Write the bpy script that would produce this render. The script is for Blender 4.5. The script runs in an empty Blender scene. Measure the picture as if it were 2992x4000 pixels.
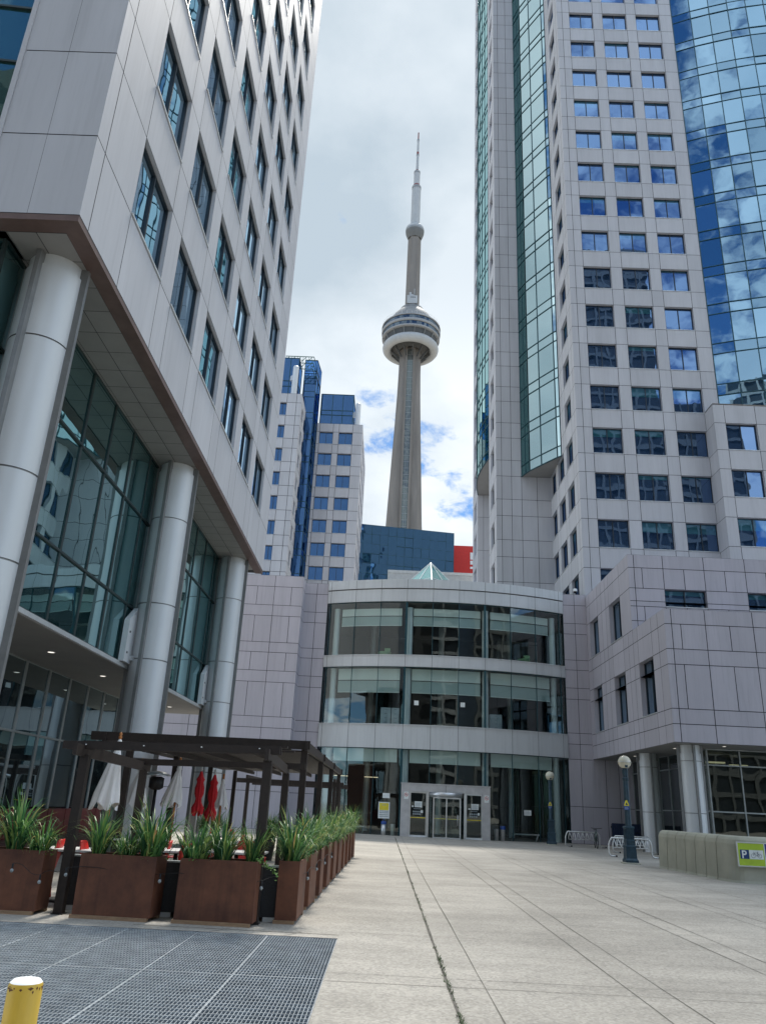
import bpy, math, random
from mathutils import Vector, Matrix
from math import sin, cos, pi, radians, sqrt, atan2
random.seed(7)
D = bpy.data
scene = bpy.context.scene
COL = scene.collection

# ------------------------------------------------------------------ helpers
class MB:
    def __init__(s): s.v=[]; s.f=[]; s.m=[]; s.sm=[]
    def face(s, pts, m=0, sm=False):
        n=len(s.v); s.v += [tuple(p) for p in pts]; s.f.append(tuple(range(n,n+len(pts)))); s.m.append(m); s.sm.append(sm)
    def box(s,x0,x1,y0,y1,z0,z1,m=0,skip=''):
        a=[(x0,y0,z0),(x1,y0,z0),(x1,y1,z0),(x0,y1,z0),(x0,y0,z1),(x1,y0,z1),(x1,y1,z1),(x0,y1,z1)]
        for k,q in (('b',(0,3,2,1)),('t',(4,5,6,7)),('f',(0,1,5,4)),('r',(1,2,6,5)),('k',(2,3,7,6)),('l',(3,0,4,7))):
            if k not in skip: s.face([a[i] for i in q],m)
    def beam(s,p0,p1,w,h,m=0,up=(0,0,1)):
        p0=Vector(p0);p1=Vector(p1);d=(p1-p0).normalized();up=Vector(up)
        if abs(d.dot(up))>.99: up=Vector((0,1,0))
        a=d.cross(up).normalized()*(w/2);b=a.cross(d).normalized()*(h/2)
        c=[p0-a-b,p0+a-b,p0+a+b,p0-a+b,p1-a-b,p1+a-b,p1+a+b,p1-a+b]
        for q in ((0,1,2,3),(7,6,5,4),(0,4,5,1),(1,5,6,2),(2,6,7,3),(3,7,4,0)): s.face([c[i] for i in q],m)
    def ringloft(s,rings,m=0,sm=True,closed=True,cap0=False,cap1=False):
        n=len(rings[0]); base=len(s.v)
        for r in rings: s.v += [tuple(p) for p in r]
        for i in range(len(rings)-1):
            for j in range(n if closed else n-1):
                k=(j+1)%n
                s.f.append((base+i*n+j,base+i*n+k,base+(i+1)*n+k,base+(i+1)*n+j)); s.m.append(m); s.sm.append(sm)
        if cap0: s.f.append(tuple(base+j for j in reversed(range(n)))); s.m.append(m); s.sm.append(False)
        if cap1: s.f.append(tuple(base+(len(rings)-1)*n+j for j in range(n))); s.m.append(m); s.sm.append(False)
    def lathe(s,c,prof,n=20,m=0,sm=True,cap0=False,cap1=False):
        rings=[[(c[0]+r*cos(2*pi*j/n),c[1]+r*sin(2*pi*j/n),c[2]+z) for j in range(n)] for r,z in prof]
        s.ringloft(rings,m,sm,True,cap0,cap1)
    def tube(s,path,r,n=8,m=0,caps=True,r1=None):
        P=[Vector(p) for p in path]; rings=[]; prev=None
        for i,p in enumerate(P):
            t=(P[min(i+1,len(P)-1)]-P[max(i-1,0)]).normalized()
            if prev is None:
                a=t.orthogonal().normalized()
            else:
                a=(prev-t*prev.dot(t)).normalized()
            prev=a; b=t.cross(a)
            rr=r if r1 is None else r+(r1-r)*i/(len(P)-1)
            rings.append([p+a*rr*cos(2*pi*j/n)+b*rr*sin(2*pi*j/n) for j in range(n)])
        s.ringloft(rings,m,True,True,caps,caps)
    def sphere(s,c,r,m=0,n=12,k=8,sz=1):
        s.lathe(c,[(max(r*sin(pi*i/k),1e-4),-r*cos(pi*i/k)*sz) for i in range(k+1)],n,m)
    def build(s,name,mats,parent=None,loc=None):
        off=Vector((0,0,0))
        if parent is not None:
            q=parent
            while q is not None: off+=q.location; q=q.parent
        if loc is not None: off=Vector(loc)
        me=D.meshes.new(name); me.from_pydata([(x-off.x,y-off.y,z-off.z) for x,y,z in s.v],[],s.f)
        if not isinstance(mats,(list,tuple)): mats=[mats]
        for q in mats: me.materials.append(q)
        me.polygons.foreach_set('material_index',s.m); me.polygons.foreach_set('use_smooth',s.sm)
        me.update()
        o=D.objects.new(name,me); COL.objects.link(o)
        if parent is not None: o.parent=parent
        if loc is not None: o.location=loc
        return o

def tag(o,label=None,cat=None,group=None,kind=None):
    if label: o['label']=label
    if cat: o['category']=cat
    if group: o['group']=group
    if kind: o['kind']=kind
    return o
def thing(name,label,cat,loc=(0,0,0),group=None):
    o=D.objects.new(name,None); COL.objects.link(o); o.location=loc; o.empty_display_size=.2
    return tag(o,label,cat,group)
def kids(o): return [c for c in D.objects if c.parent==o]
CH={}
def dup(root,loc,rz=0,label=None,sc=None):
    def cp(o,par):
        c=o.copy(); COL.objects.link(c); c.parent=par
        for k in CHILD.get(o.name,[]): cp(D.objects[k],c)
        return c
    r=cp(root,None); r.location=loc; r.rotation_euler=(0,0,rz)
    if sc: r.scale=(sc,sc,sc)
    if label: r['label']=label
    return r
CHILD={}
def index_children():
    CHILD.clear()
    for o in D.objects:
        if o.parent: CHILD.setdefault(o.parent.name,[]).append(o.name)
ORD=['first','second','third','fourth','fifth','sixth','seventh','eighth','ninth','tenth','eleventh','twelfth']

# ------------------------------------------------------------------ materials
def nmat(name):
    m=D.materials.new(name); m.use_nodes=True; nt=m.node_tree; nt.nodes.clear(); return m,nt
def N(nt,t,**kw):
    n=nt.nodes.new(t)
    for k,v in kw.items():
        if k.startswith('i_'):
            key=k[2:]; n.inputs[int(key) if key.isdigit() else key.replace('_',' ')].default_value=v
        else: setattr(n,k,v)
    return n
def L(nt,a,ao,b,bi): nt.links.new(a.outputs[ao],b.inputs[bi])
def rgb(c): return (c[0],c[1],c[2],1)
def mat(name,col,rough=.6,metal=0,var=.12,scale=3,bump=0,bscale=60,island=0,col2=None,spec=.5,stretch=None,detail=6,streak=0):
    m,nt=nmat(name)
    out=N(nt,'ShaderNodeOutputMaterial'); b=N(nt,'ShaderNodeBsdfPrincipled')
    b.inputs['Roughness'].default_value=rough; b.inputs['Metallic'].default_value=metal; b.inputs['Specular IOR Level'].default_value=spec
    tc=N(nt,'ShaderNodeNewGeometry'); src=(tc,'Position')
    if stretch:
        mp=N(nt,'ShaderNodeMapping'); mp.inputs['Scale'].default_value=stretch; L(nt,tc,'Position',mp,'Vector'); src=(mp,'Vector')
    no=N(nt,'ShaderNodeTexNoise',i_Scale=scale,i_Detail=detail,i_Roughness=.65); L(nt,src[0],src[1],no,'Vector')
    cr=N(nt,'ShaderNodeValToRGB'); cr.color_ramp.elements[0].position=.3; cr.color_ramp.elements[1].position=.7
    c2=col2 or [min(1,x*(1+var)) for x in col]; c1=[x*(1-var) for x in col] if not col2 else col
    cr.color_ramp.elements[0].color=rgb(c1); cr.color_ramp.elements[1].color=rgb(c2)
    L(nt,no,'Fac',cr,'Fac'); last=(cr,'Color')
    if island:
        mr=N(nt,'ShaderNodeMapRange',i_3=1-island,i_4=1+island); L(nt,tc,'Random Per Island',mr,0)
        mx=N(nt,'ShaderNodeVectorMath',operation='SCALE'); L(nt,last[0],last[1],mx,0); L(nt,mr,0,mx,'Scale'); last=(mx,'Vector')
    if streak:
        ms=N(nt,'ShaderNodeMapping'); ms.inputs['Scale'].default_value=(1,1,.05); L(nt,tc,'Position',ms,'Vector')
        n9=N(nt,'ShaderNodeTexNoise',i_Scale=7.,i_Detail=4.,i_Roughness=.7); L(nt,ms,0,n9,'Vector')
        m9=N(nt,'ShaderNodeMapRange',i_1=.5,i_2=.75,i_3=1.,i_4=1-streak); L(nt,n9,'Fac',m9,0)
        mx2=N(nt,'ShaderNodeVectorMath',operation='SCALE'); L(nt,last[0],last[1],mx2,0); L(nt,m9,0,mx2,'Scale'); last=(mx2,'Vector')
    L(nt,last[0],last[1],b,'Base Color')
    if bump:
        n2=N(nt,'ShaderNodeTexNoise',i_Scale=bscale,i_Detail=3); L(nt,src[0],src[1],n2,'Vector')
        bp=N(nt,'ShaderNodeBump',i_Strength=bump,i_Distance=.01); L(nt,n2,'Fac',bp,'Height'); L(nt,bp,'Normal',b,'Normal')
    L(nt,b,0,out,0); return m
def glassmat(name,tint,fac,body,wav=.02,wscale=.9,edge=.35,blind=None,rough=.01,island=0):
    """opaque looking reflective glazing: dark body + tinted mirror reflection, slightly wavy"""
    m,nt=nmat(name); out=N(nt,'ShaderNodeOutputMaterial')
    g=N(nt,'ShaderNodeBsdfAnisotropic' if False else 'ShaderNodeBsdfGlossy'); g.inputs['Color'].default_value=rgb(tint); g.inputs['Roughness'].default_value=rough
    d=N(nt,'ShaderNodeBsdfDiffuse'); d.inputs['Color'].default_value=rgb(body)
    geo=N(nt,'ShaderNodeNewGeometry')
    if blind:
        tc=N(nt,'ShaderNodeTexCoord'); sp=N(nt,'ShaderNodeSeparateXYZ'); L(nt,tc,'Generated',sp,0)
        oi=N(nt,'ShaderNodeObjectInfo'); wn=N(nt,'ShaderNodeMapRange',i_1=0.,i_2=1.,i_3=-.55,i_4=1.05); L(nt,oi,'Random',wn,0)
        ad=N(nt,'ShaderNodeMath',operation='ADD'); L(nt,sp,'Z',ad,0)
        mu=N(nt,'ShaderNodeMath',operation='MULTIPLY',i_1=.5); L(nt,wn,0,mu,0); L(nt,mu,0,ad,1)
        gt=N(nt,'ShaderNodeMath',operation='GREATER_THAN',i_1=1.08); L(nt,ad,0,gt,0)
        mc=N(nt,'ShaderNodeMix',data_type='RGBA'); mc.inputs[6].default_value=rgb(body); mc.inputs[7].default_value=rgb(blind); L(nt,gt,0,mc,0); L(nt,mc,2,d,'Color')
    no=N(nt,'ShaderNodeTexNoise',i_Scale=wscale,i_Detail=1.5); L(nt,geo,'Position',no,'Vector')
    bp=N(nt,'ShaderNodeBump',i_Strength=1.,i_Distance=wav); L(nt,no,'Fac',bp,'Height'); L(nt,bp,'Normal',g,'Normal')
    lw=N(nt,'ShaderNodeLayerWeight',i_Blend=.35); mr=N(nt,'ShaderNodeMapRange',i_3=fac,i_4=min(1,fac+edge)); L(nt,lw,'Facing',mr,0)
    mix=N(nt,'ShaderNodeMixShader'); 
    if island:
        r2=N(nt,'ShaderNodeMapRange',i_3=1-island,i_4=1.); L(nt,geo,'Random Per Island',r2,0)
        m2=N(nt,'ShaderNodeMath',operation='MULTIPLY'); L(nt,mr,0,m2,0); L(nt,r2,0,m2,1); L(nt,m2,0,mix,0)
    else: L(nt,mr,0,mix,0)
    L(nt,d,0,mix,1); L(nt,g,0,mix,2); L(nt,mix,0,out,0); return m
def clearglass(name,tint,fac,wav=.004):
    m,nt=nmat(name); out=N(nt,'ShaderNodeOutputMaterial')
    g=N(nt,'ShaderNodeBsdfGlossy'); g.inputs['Color'].default_value=(.85,.95,.95,1); g.inputs['Roughness'].default_value=.01
    t=N(nt,'ShaderNodeBsdfTransparent'); t.inputs['Color'].default_value=rgb(tint)
    geo=N(nt,'ShaderNodeNewGeometry'); no=N(nt,'ShaderNodeTexNoise',i_Scale=.7,i_Detail=1.); L(nt,geo,'Position',no,'Vector')
    bp=N(nt,'ShaderNodeBump',i_Strength=1.,i_Distance=wav); L(nt,no,'Fac',bp,'Height'); L(nt,bp,'Normal',g,'Normal')
    lw=N(nt,'ShaderNodeLayerWeight',i_Blend=.3); mr=N(nt,'ShaderNodeMapRange',i_3=fac,i_4=fac+.4); L(nt,lw,'Facing',mr,0)
    mix=N(nt,'ShaderNodeMixShader'); L(nt,mr,0,mix,0); L(nt,t,0,mix,1); L(nt,g,0,mix,2); L(nt,mix,0,out,0); return m
def emis(name,col,st):
    m,nt=nmat(name); out=N(nt,'ShaderNodeOutputMaterial'); e=N(nt,'ShaderNodeEmission'); e.inputs[0].default_value=rgb(col); e.inputs[1].default_value=st; L(nt,e,0,out,0); return m

PANEL=mat('cladding_panel',(.495,.50,.525),.6,0,.075,.9,island=.045,detail=8,spec=.08,stretch=(1,1,.13),streak=.09)
PANEL2=mat('podium_panel',(.435,.415,.455),.55,0,.08,.9,island=.045,detail=8,stretch=(1,1,.15),streak=.14)
PANELF=mat('entrance_band_metal',(.54,.56,.565),.45,0,.05,.5,island=.03,stretch=(1,1,.4),streak=.15)
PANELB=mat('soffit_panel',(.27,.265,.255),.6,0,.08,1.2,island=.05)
BRONZE=mat('bronze_trim',(.15,.098,.085),.5,.2,.2,2)
JOINT=mat('joint_gap',(.05,.05,.055),.9)
FRAME=mat('dark_window_frame',(.03,.04,.05),.4,.3)
SILL=mat('sill_metal',(.6,.62,.62),.35,.4)
GBLUE=glassmat('office_window_glass',(.20,.315,.53),.46,(.008,.03,.075),.007,.55,.4,blind=(.04,.16,.2))
GLEFT=glassmat('near_window_glass',(.52,.72,.88),.48,(.008,.018,.026),.006,.5,.5)
GCURVE=glassmat('blue_curtain_glass',(.23,.35,.45),.78,(.006,.055,.13),.004,.6,.2,island=.35)
GTEAL=glassmat('teal_bay_glass',(.44,.555,.57),.72,(.01,.07,.07),.006,.5,.25,island=.12)
GDARKT=glassmat('teal_return_glass',(.4,.6,.6),.25,(.02,.07,.075),.01,.8,.2)
GLOBBY=glassmat('lobby_glass',(.62,.9,.92),.32,(.006,.028,.032),.012,.6,.5)
GSTORE=glassmat('storefront_glass',(.7,.85,.9),.14,(.012,.016,.018),.008,.6,.5)
GNAVY=glassmat('navy_tower_glass',(.08,.185,.33),.5,(.003,.012,.03),.3,.3,.25)
GBACK=glassmat('rear_glass',(.085,.20,.45),.62,(.005,.02,.05),.012,.5,.3)
GCLEAR=clearglass('clear_glass',(.80,.90,.88),.08)
MULL=mat('teal_mullion',(.012,.06,.075),.4,.3)
MULLG=mat('grey_mullion',(.33,.36,.36),.4,.5)
MULLD=mat('dark_mullion',(.035,.055,.055),.4,.4)
COLM=mat('column_metal',(.56,.585,.60),.38,.1,.05,.8,stretch=(1,1,.3))
FIN=mat('fin_metal',(.22,.225,.225),.45,.4)
CONC=mat('tower_concrete',(.165,.15,.135),.85,0,.2,.25,stretch=(1,1,.12),detail=9)
WHITE=mat('white_paint',(.72,.74,.74),.5,0,.05,.4)
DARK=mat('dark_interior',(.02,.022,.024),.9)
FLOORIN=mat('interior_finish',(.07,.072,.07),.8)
BLIND=mat('blind_fabric',(.62,.66,.64),.9,0,.04,.6)
BLIND2=mat('blind_fabric_sheer',(.36,.43,.43),.9,0,.05,.6)
REDP=mat('red_cladding',(.52,.02,.015),.55)
CORR=mat('corrugated_metal',(.55,.57,.57),.5,.1)
BRUSH=mat('brushed_steel',(.55,.56,.56),.28,.85,.06,4)
STEELW=mat('galvanised_tube',(.62,.62,.60),.35,.6)
LAMPB=mat('lamp_paint',(.022,.052,.075),.42,.2,.3,6)
GLOBE=mat('globe_plastic',(.62,.58,.45),.18,0,.12,3)
CORTEN=mat('corten_steel',(.07,.024,.013),.65,0,.3,2.2,bump=.15,col2=(.185,.068,.033),detail=10,streak=.3)
TIMBER=mat('raw_timber',(.30,.19,.11),.75,0,.25,8,stretch=(1,4,6))
SOIL=mat('soil',(.03,.022,.016),.95,0,.4,20)
PERG=mat('stained_timber',(.02,.013,.0105),.55,0,.35,10)
CANVAS=mat('white_canvas',(.78,.78,.77),.85,0,.05,4)
REDC=mat('red_canvas',(.52,.012,.02),.8,0,.15,4)
REDM=mat('red_seat',(.55,.02,.015),.4,0,.08)
POLE=mat('oak_pole',(.42,.16,.04),.5,0,.2,10)
WICK=mat('black_wicker',(.016,.017,.02),.55,0,.4,40,bump=.6,bscale=110)
TABLE=mat('table_top',(.62,.62,.6),.4)
BLACK=mat('black_metal',(.015,.015,.016),.45,.3)
YEL=mat('yellow_paint',(.66,.43,.05),.45,0,.16,3.5,stretch=(2,2,.6))
YELT=mat('bollard_cap',(.86,.87,.86),.5)
RUST=mat('rust_chip',(.12,.05,.02),.8)
GRATE=mat('galvanised_grating',(.33,.36,.38),.55,.0,.25,5)
PRECAST=mat('precast_wall',(.41,.40,.32),.85,0,.14,1.2,bump=.25,bscale=60,detail=9)
PAPER=mat('paper',(.72,.76,.74),.8)
LIME=mat('lime_sign',(.42,.58,.035),.5); NAVY=mat('navy_sign',(.006,.04,.16),.5); SWHITE=mat('sign_white',(.75,.79,.76),.5)
SIGNK=mat('sign_ink',(.02,.04,.07),.6); YSIGN=mat('sign_yellow',(.75,.62,.04),.5); RSIGN=mat('sign_red',(.6,.05,.05),.5)
BLUEP=mat('blue_plastic',(.012,.06,.26),.45)
GREENP=mat('green_plastic',(.2,.33,.17),.6)
BULB=mat('bulb_glass',(.25,.28,.29),.08,0,.05,3,spec=.8)
RUBBER=mat('rubber',(.012,.012,.012),.7)
LIT=emis('lit_downlight',(1,.95,.85),.6)
LITW=emis('lit_ceiling_lamp',(1,.82,.55),.35)

def leafmat():
    m,nt=nmat('grass_blade'); out=N(nt,'ShaderNodeOutputMaterial'); b=N(nt,'ShaderNodeBsdfPrincipled'); b.inputs['Roughness'].default_value=.45
    g=N(nt,'ShaderNodeNewGeometry'); cr=N(nt,'ShaderNodeValToRGB'); L(nt,g,'Random Per Island',cr,0)
    e=cr.color_ramp.elements; e[0].color=(.016,.06,.035,1); e[1].color=(.48,.34,.12,1); e[1].position=1
    a=e.new(.45); a.color=(.065,.19,.06,1); a=e.new(.75); a.color=(.16,.31,.08,1); a=e.new(.94); a.color=(.36,.42,.12,1)
    L(nt,cr,0,b,'Base Color'); tr=N(nt,'ShaderNodeBsdfTranslucent'); L(nt,cr,0,tr,0)
    mx=N(nt,'ShaderNodeMixShader',i_0=.3); L(nt,b,0,mx,1); L(nt,tr,0,mx,2); L(nt,mx,0,out,0); return m
LEAF=leafmat()
def groundmat():
    m,nt=nmat('aggregate_concrete'); out=N(nt,'ShaderNodeOutputMaterial'); b=N(nt,'ShaderNodeBsdfPrincipled'); b.inputs['Roughness'].default_value=.85; b.inputs['Specular IOR Level'].default_value=.3
    g=N(nt,'ShaderNodeNewGeometry')
    v=N(nt,'ShaderNodeTexVoronoi',i_Scale=38.); L(nt,g,'Position',v,'Vector')
    cr=N(nt,'ShaderNodeValToRGB'); L(nt,v,'Color',cr,0)
    e=cr.color_ramp.elements; e[0].color=(.29,.272,.243,1); e[1].color=(.47,.437,.386,1); x=e.new(.5); x.color=(.385,.358,.312,1)
    n1=N(nt,'ShaderNodeTexNoise',i_Scale=.55,i_Detail=7.,i_Roughness=.7); L(nt,g,'Position',n1,'Vector')
    mr=N(nt,'ShaderNodeMapRange',i_1=.3,i_2=.7,i_3=.82,i_4=1.16); L(nt,n1,'Fac',mr,0)
    mp=N(nt,'ShaderNodeMapping'); mp.inputs['Scale'].default_value=(.3,2.2,1); L(nt,g,'Position',mp,0)
    n3=N(nt,'ShaderNodeTexNoise',i_Scale=.8,i_Detail=5.,i_Roughness=.6); L(nt,mp,0,n3,'Vector')
    mr3=N(nt,'ShaderNodeMapRange',i_1=.35,i_2=.75,i_3=1.04,i_4=.86); L(nt,n3,'Fac',mr3,0)
    # slab to slab tone: alternate pours
    s=N(nt,'ShaderNodeVectorMath',operation='SCALE'); L(nt,cr,0,s,0); L(nt,mr,0,s,'Scale')
    s2=N(nt,'ShaderNodeVectorMath',operation='SCALE'); L(nt,s,0,s2,0); L(nt,mr3,0,s2,'Scale')
    vs=N(nt,'ShaderNodeTexVoronoi',i_Scale=1.3); L(nt,g,'Position',vs,'Vector')
    gs=N(nt,'ShaderNodeMapRange',interpolation_type='SMOOTHSTEP',i_1=.02,i_2=.045,i_3=.55,i_4=1.); L(nt,vs,'Distance',gs,0)
    n4=N(nt,'ShaderNodeTexNoise',i_Scale=.16,i_Detail=5.,i_Roughness=.65); L(nt,g,'Position',n4,'Vector')
    m4=N(nt,'ShaderNodeMapRange',i_1=.4,i_2=.62,i_3=.9,i_4=1.07); L(nt,n4,'Fac',m4,0)
    m5=N(nt,'ShaderNodeMath',operation='MULTIPLY'); L(nt,gs,0,m5,0); L(nt,m4,0,m5,1)
    mf=N(nt,'ShaderNodeMapping'); mf.inputs['Location'].default_value=(-.38,-.42,0.5); mf.inputs['Scale'].default_value=(.54,.308,0); L(nt,g,'Position',mf,0)
    fl=N(nt,'ShaderNodeVectorMath',operation='FLOOR'); L(nt,mf,0,fl,0); wn=N(nt,'ShaderNodeTexWhiteNoise'); L(nt,fl,0,wn,'Vector')
    mw=N(nt,'ShaderNodeMapRange',i_3=.945,i_4=1.055); L(nt,wn,'Value',mw,0)
    m6=N(nt,'ShaderNodeMath',operation='MULTIPLY'); L(nt,m5,0,m6,0); L(nt,mw,0,m6,1)
    s3=N(nt,'ShaderNodeVectorMath',operation='SCALE'); L(nt,s2,0,s3,0); L(nt,m6,0,s3,'Scale')
    L(nt,s3,0,b,'Base Color')
    bp=N(nt,'ShaderNodeBump',i_Strength=.25,i_Distance=.004); L(nt,v,'Distance',bp,'Height'); L(nt,bp,0,b,'Normal')
    L(nt,b,0,out,0); return m
GROUND=groundmat()

# ------------------------------------------------------------------ camera
r=Vector((0.998980264,0.000699659,0.0451435723)); u=Vector((-0.04196191,-0.35461738,0.93406944)); fw=Vector((-0.01666223,0.93501124,0.3542264))
cam=D.cameras.new('camera'); co=D.objects.new('camera',cam); COL.objects.link(co)
co.matrix_world=Matrix(((r.x,u.x,-fw.x,0),(r.y,u.y,-fw.y,0),(r.z,u.z,-fw.z,1.6),(0,0,0,1)))
cam.sensor_fit='HORIZONTAL'; cam.sensor_width=36; cam.lens=36*3027.3/2992; cam.clip_end=6000; cam.clip_start=.05
scene.camera=co

# ------------------------------------------------------------------ sky and sun
SUN_EL,SUN_AZ=58,5     # degrees; azimuth from +Y towards +X
HOLES=[((-.03,.886,.463),4.,.19),((.0474,.8784,.4755),3.4,.16),((.0383,.9055,.4227),3.6,.10),((.0851,.9245,.3715),3.4,.16),((.0013,.9105,.4135),3.4,.13),((.3,.86,.42),10,.15),((-.3,.85,.42),9,.15)]
def world():
    w=D.worlds.new('World'); scene.world=w; w.use_nodes=True; nt=w.node_tree; nt.nodes.clear()
    out=N(nt,'ShaderNodeOutputWorld'); bg=N(nt,'ShaderNodeBackground',i_Strength=.1); L(nt,bg,0,out,0)
    sky=N(nt,'ShaderNodeTexSky',sky_type='NISHITA'); sky.sun_disc=False; sky.sun_elevation=radians(SUN_EL); sky.sun_rotation=radians(SUN_AZ); sky.dust_density=.6; sky.ozone_density=2.2
    tc=N(nt,'ShaderNodeTexCoord'); sp=N(nt,'ShaderNodeSeparateXYZ'); L(nt,tc,'Generated',sp,0)
    zz=N(nt,'ShaderNodeMath',operation='ADD',i_1=.32); L(nt,sp,'Z',zz,0)
    mx=N(nt,'ShaderNodeMath',operation='MAXIMUM',i_1=.12); L(nt,zz,0,mx,0)
    dv=N(nt,'ShaderNodeMath',operation='DIVIDE',i_0=1.); L(nt,mx,0,dv,1)
    pr=N(nt,'ShaderNodeVectorMath',operation='SCALE'); L(nt,tc,'Generated',pr,0); L(nt,dv,0,pr,'Scale')
    mp=N(nt,'ShaderNodeMapping'); mp.inputs['Location'].default_value=(3.1,1.7,0); L(nt,pr,0,mp,0)
    n1=N(nt,'ShaderNodeTexNoise',i_Scale=3.4,i_Detail=10.,i_Roughness=.62,i_Distortion=.3); L(nt,mp,0,n1,'Vector')
    n2=N(nt,'ShaderNodeTexNoise',i_Scale=2.1,i_Detail=7.,i_Roughness=.55); mp2=N(nt,'ShaderNodeMapping'); mp2.inputs['Location'].default_value=(8.2,-2.3,4); L(nt,pr,0,mp2,0); L(nt,mp2,0,n2,'Vector')
    # coverage: nearly closed ahead, broken with blue gaps behind
    fb=N(nt,'ShaderNodeMapRange',i_1=-.35,i_2=.3,i_3=.47,i_4=.22); L(nt,sp,'Y',fb,0)
    # blue rifts low ahead (elevation 14..30 deg)
    el=N(nt,'ShaderNodeMapRange',interpolation_type='SMOOTHSTEP',i_1=.5,i_2=.36,i_3=0.,i_4=.03); L(nt,sp,'Z',el,0)
    ey=N(nt,'ShaderNodeMapRange',i_1=.2,i_2=.6,i_3=0.,i_4=1.); L(nt,sp,'Y',ey,0)
    em=N(nt,'ShaderNodeMath',operation='MULTIPLY'); L(nt,el,0,em,0); L(nt,ey,0,em,1)
    th=N(nt,'ShaderNodeMath',operation='ADD'); L(nt,fb,0,th,0); L(nt,em,0,th,1)
    acc=th
    for cdir,rad_,amt in HOLES:
        dt=N(nt,'ShaderNodeVectorMath',operation='DOT_PRODUCT'); dt.inputs[1].default_value=cdir; L(nt,tc,'Generated',dt,0)
        hm=N(nt,'ShaderNodeMapRange',interpolation_type='SMOOTHSTEP',i_1=cos(radians(rad_)),i_2=1.,i_3=0.,i_4=amt); L(nt,dt,'Value',hm,0)
        a2=N(nt,'ShaderNodeMath',operation='ADD'); L(nt,acc,0,a2,0); L(nt,hm,0,a2,1); acc=a2
    n3=N(nt,'ShaderNodeTexNoise',i_Scale=17.,i_Detail=7.,i_Roughness=.6,i_Distortion=.4); L(nt,mp2,0,n3,'Vector')
    ma3=N(nt,'ShaderNodeMath',operation='MULTIPLY_ADD',i_1=.55,i_2=-.275); L(nt,n3,'Fac',ma3,0)
    d0=N(nt,'ShaderNodeMath',operation='ADD'); L(nt,n1,'Fac',d0,0); L(nt,ma3,0,d0,1)
    df=N(nt,'ShaderNodeMath',operation='SUBTRACT'); L(nt,d0,0,df,0); L(nt,acc,0,df,1)
    mask=N(nt,'ShaderNodeMapRange',interpolation_type='SMOOTHSTEP',i_1=-.05,i_2=.11); L(nt,df,0,mask,0)
    # cloud tone
    ct=N(nt,'ShaderNodeMapRange',i_1=.38,i_2=.62,i_3=-.35,i_4=1.); L(nt,n2,'Fac',ct,0)
    lo=N(nt,'ShaderNodeMapRange',interpolation_type='SMOOTHSTEP',i_1=.64,i_2=.42,i_3=0.,i_4=.62); L(nt,sp,'Z',lo,0)
    lo2=N(nt,'ShaderNodeMath',operation='MULTIPLY'); L(nt,lo,0,lo2,0); L(nt,ey,0,lo2,1)
    ad=N(nt,'ShaderNodeMath',operation='MULTIPLY_ADD',i_1=.55); ad.use_clamp=True; L(nt,ct,0,ad,0); L(nt,lo2,0,ad,2)
    cc=N(nt,'ShaderNodeMix',data_type='RGBA'); cc.inputs[6].default_value=(2.4,2.85,3.25,1); cc.inputs[7].default_value=(4.35,4.65,4.9,1); L(nt,ad,0,cc,0)
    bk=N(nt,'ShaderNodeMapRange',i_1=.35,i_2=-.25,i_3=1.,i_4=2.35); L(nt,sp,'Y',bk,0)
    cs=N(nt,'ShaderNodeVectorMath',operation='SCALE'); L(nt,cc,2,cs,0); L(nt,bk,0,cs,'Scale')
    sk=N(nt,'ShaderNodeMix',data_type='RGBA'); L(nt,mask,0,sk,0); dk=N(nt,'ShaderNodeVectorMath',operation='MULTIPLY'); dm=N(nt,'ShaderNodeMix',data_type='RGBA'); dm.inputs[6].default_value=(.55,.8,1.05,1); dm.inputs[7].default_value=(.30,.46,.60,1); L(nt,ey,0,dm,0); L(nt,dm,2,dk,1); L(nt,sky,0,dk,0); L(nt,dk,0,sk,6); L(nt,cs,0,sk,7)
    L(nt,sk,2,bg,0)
world()
sd=D.lights.new('sun','SUN'); sd.energy=2.4; sd.angle=radians(10); sd.color=(1,.95,.87)
so=D.objects.new('sun',sd); COL.objects.link(so)
sdir=Vector((sin(radians(SUN_AZ))*cos(radians(SUN_EL)),cos(radians(SUN_AZ))*cos(radians(SUN_EL)),sin(radians(SUN_EL))))
so.rotation_euler=(-sdir).to_track_quat('-Z','Y').to_euler()
scene.view_settings.view_transform='Standard'; scene.view_settings.look='None'; scene.view_settings.exposure=1.2; scene.view_settings.gamma=1
scene.render.resolution_x=765; scene.render.resolution_y=1024; scene.render.engine='CYCLES'
scene.cycles.max_bounces=8; scene.cycles.transparent_max_bounces=8

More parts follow.
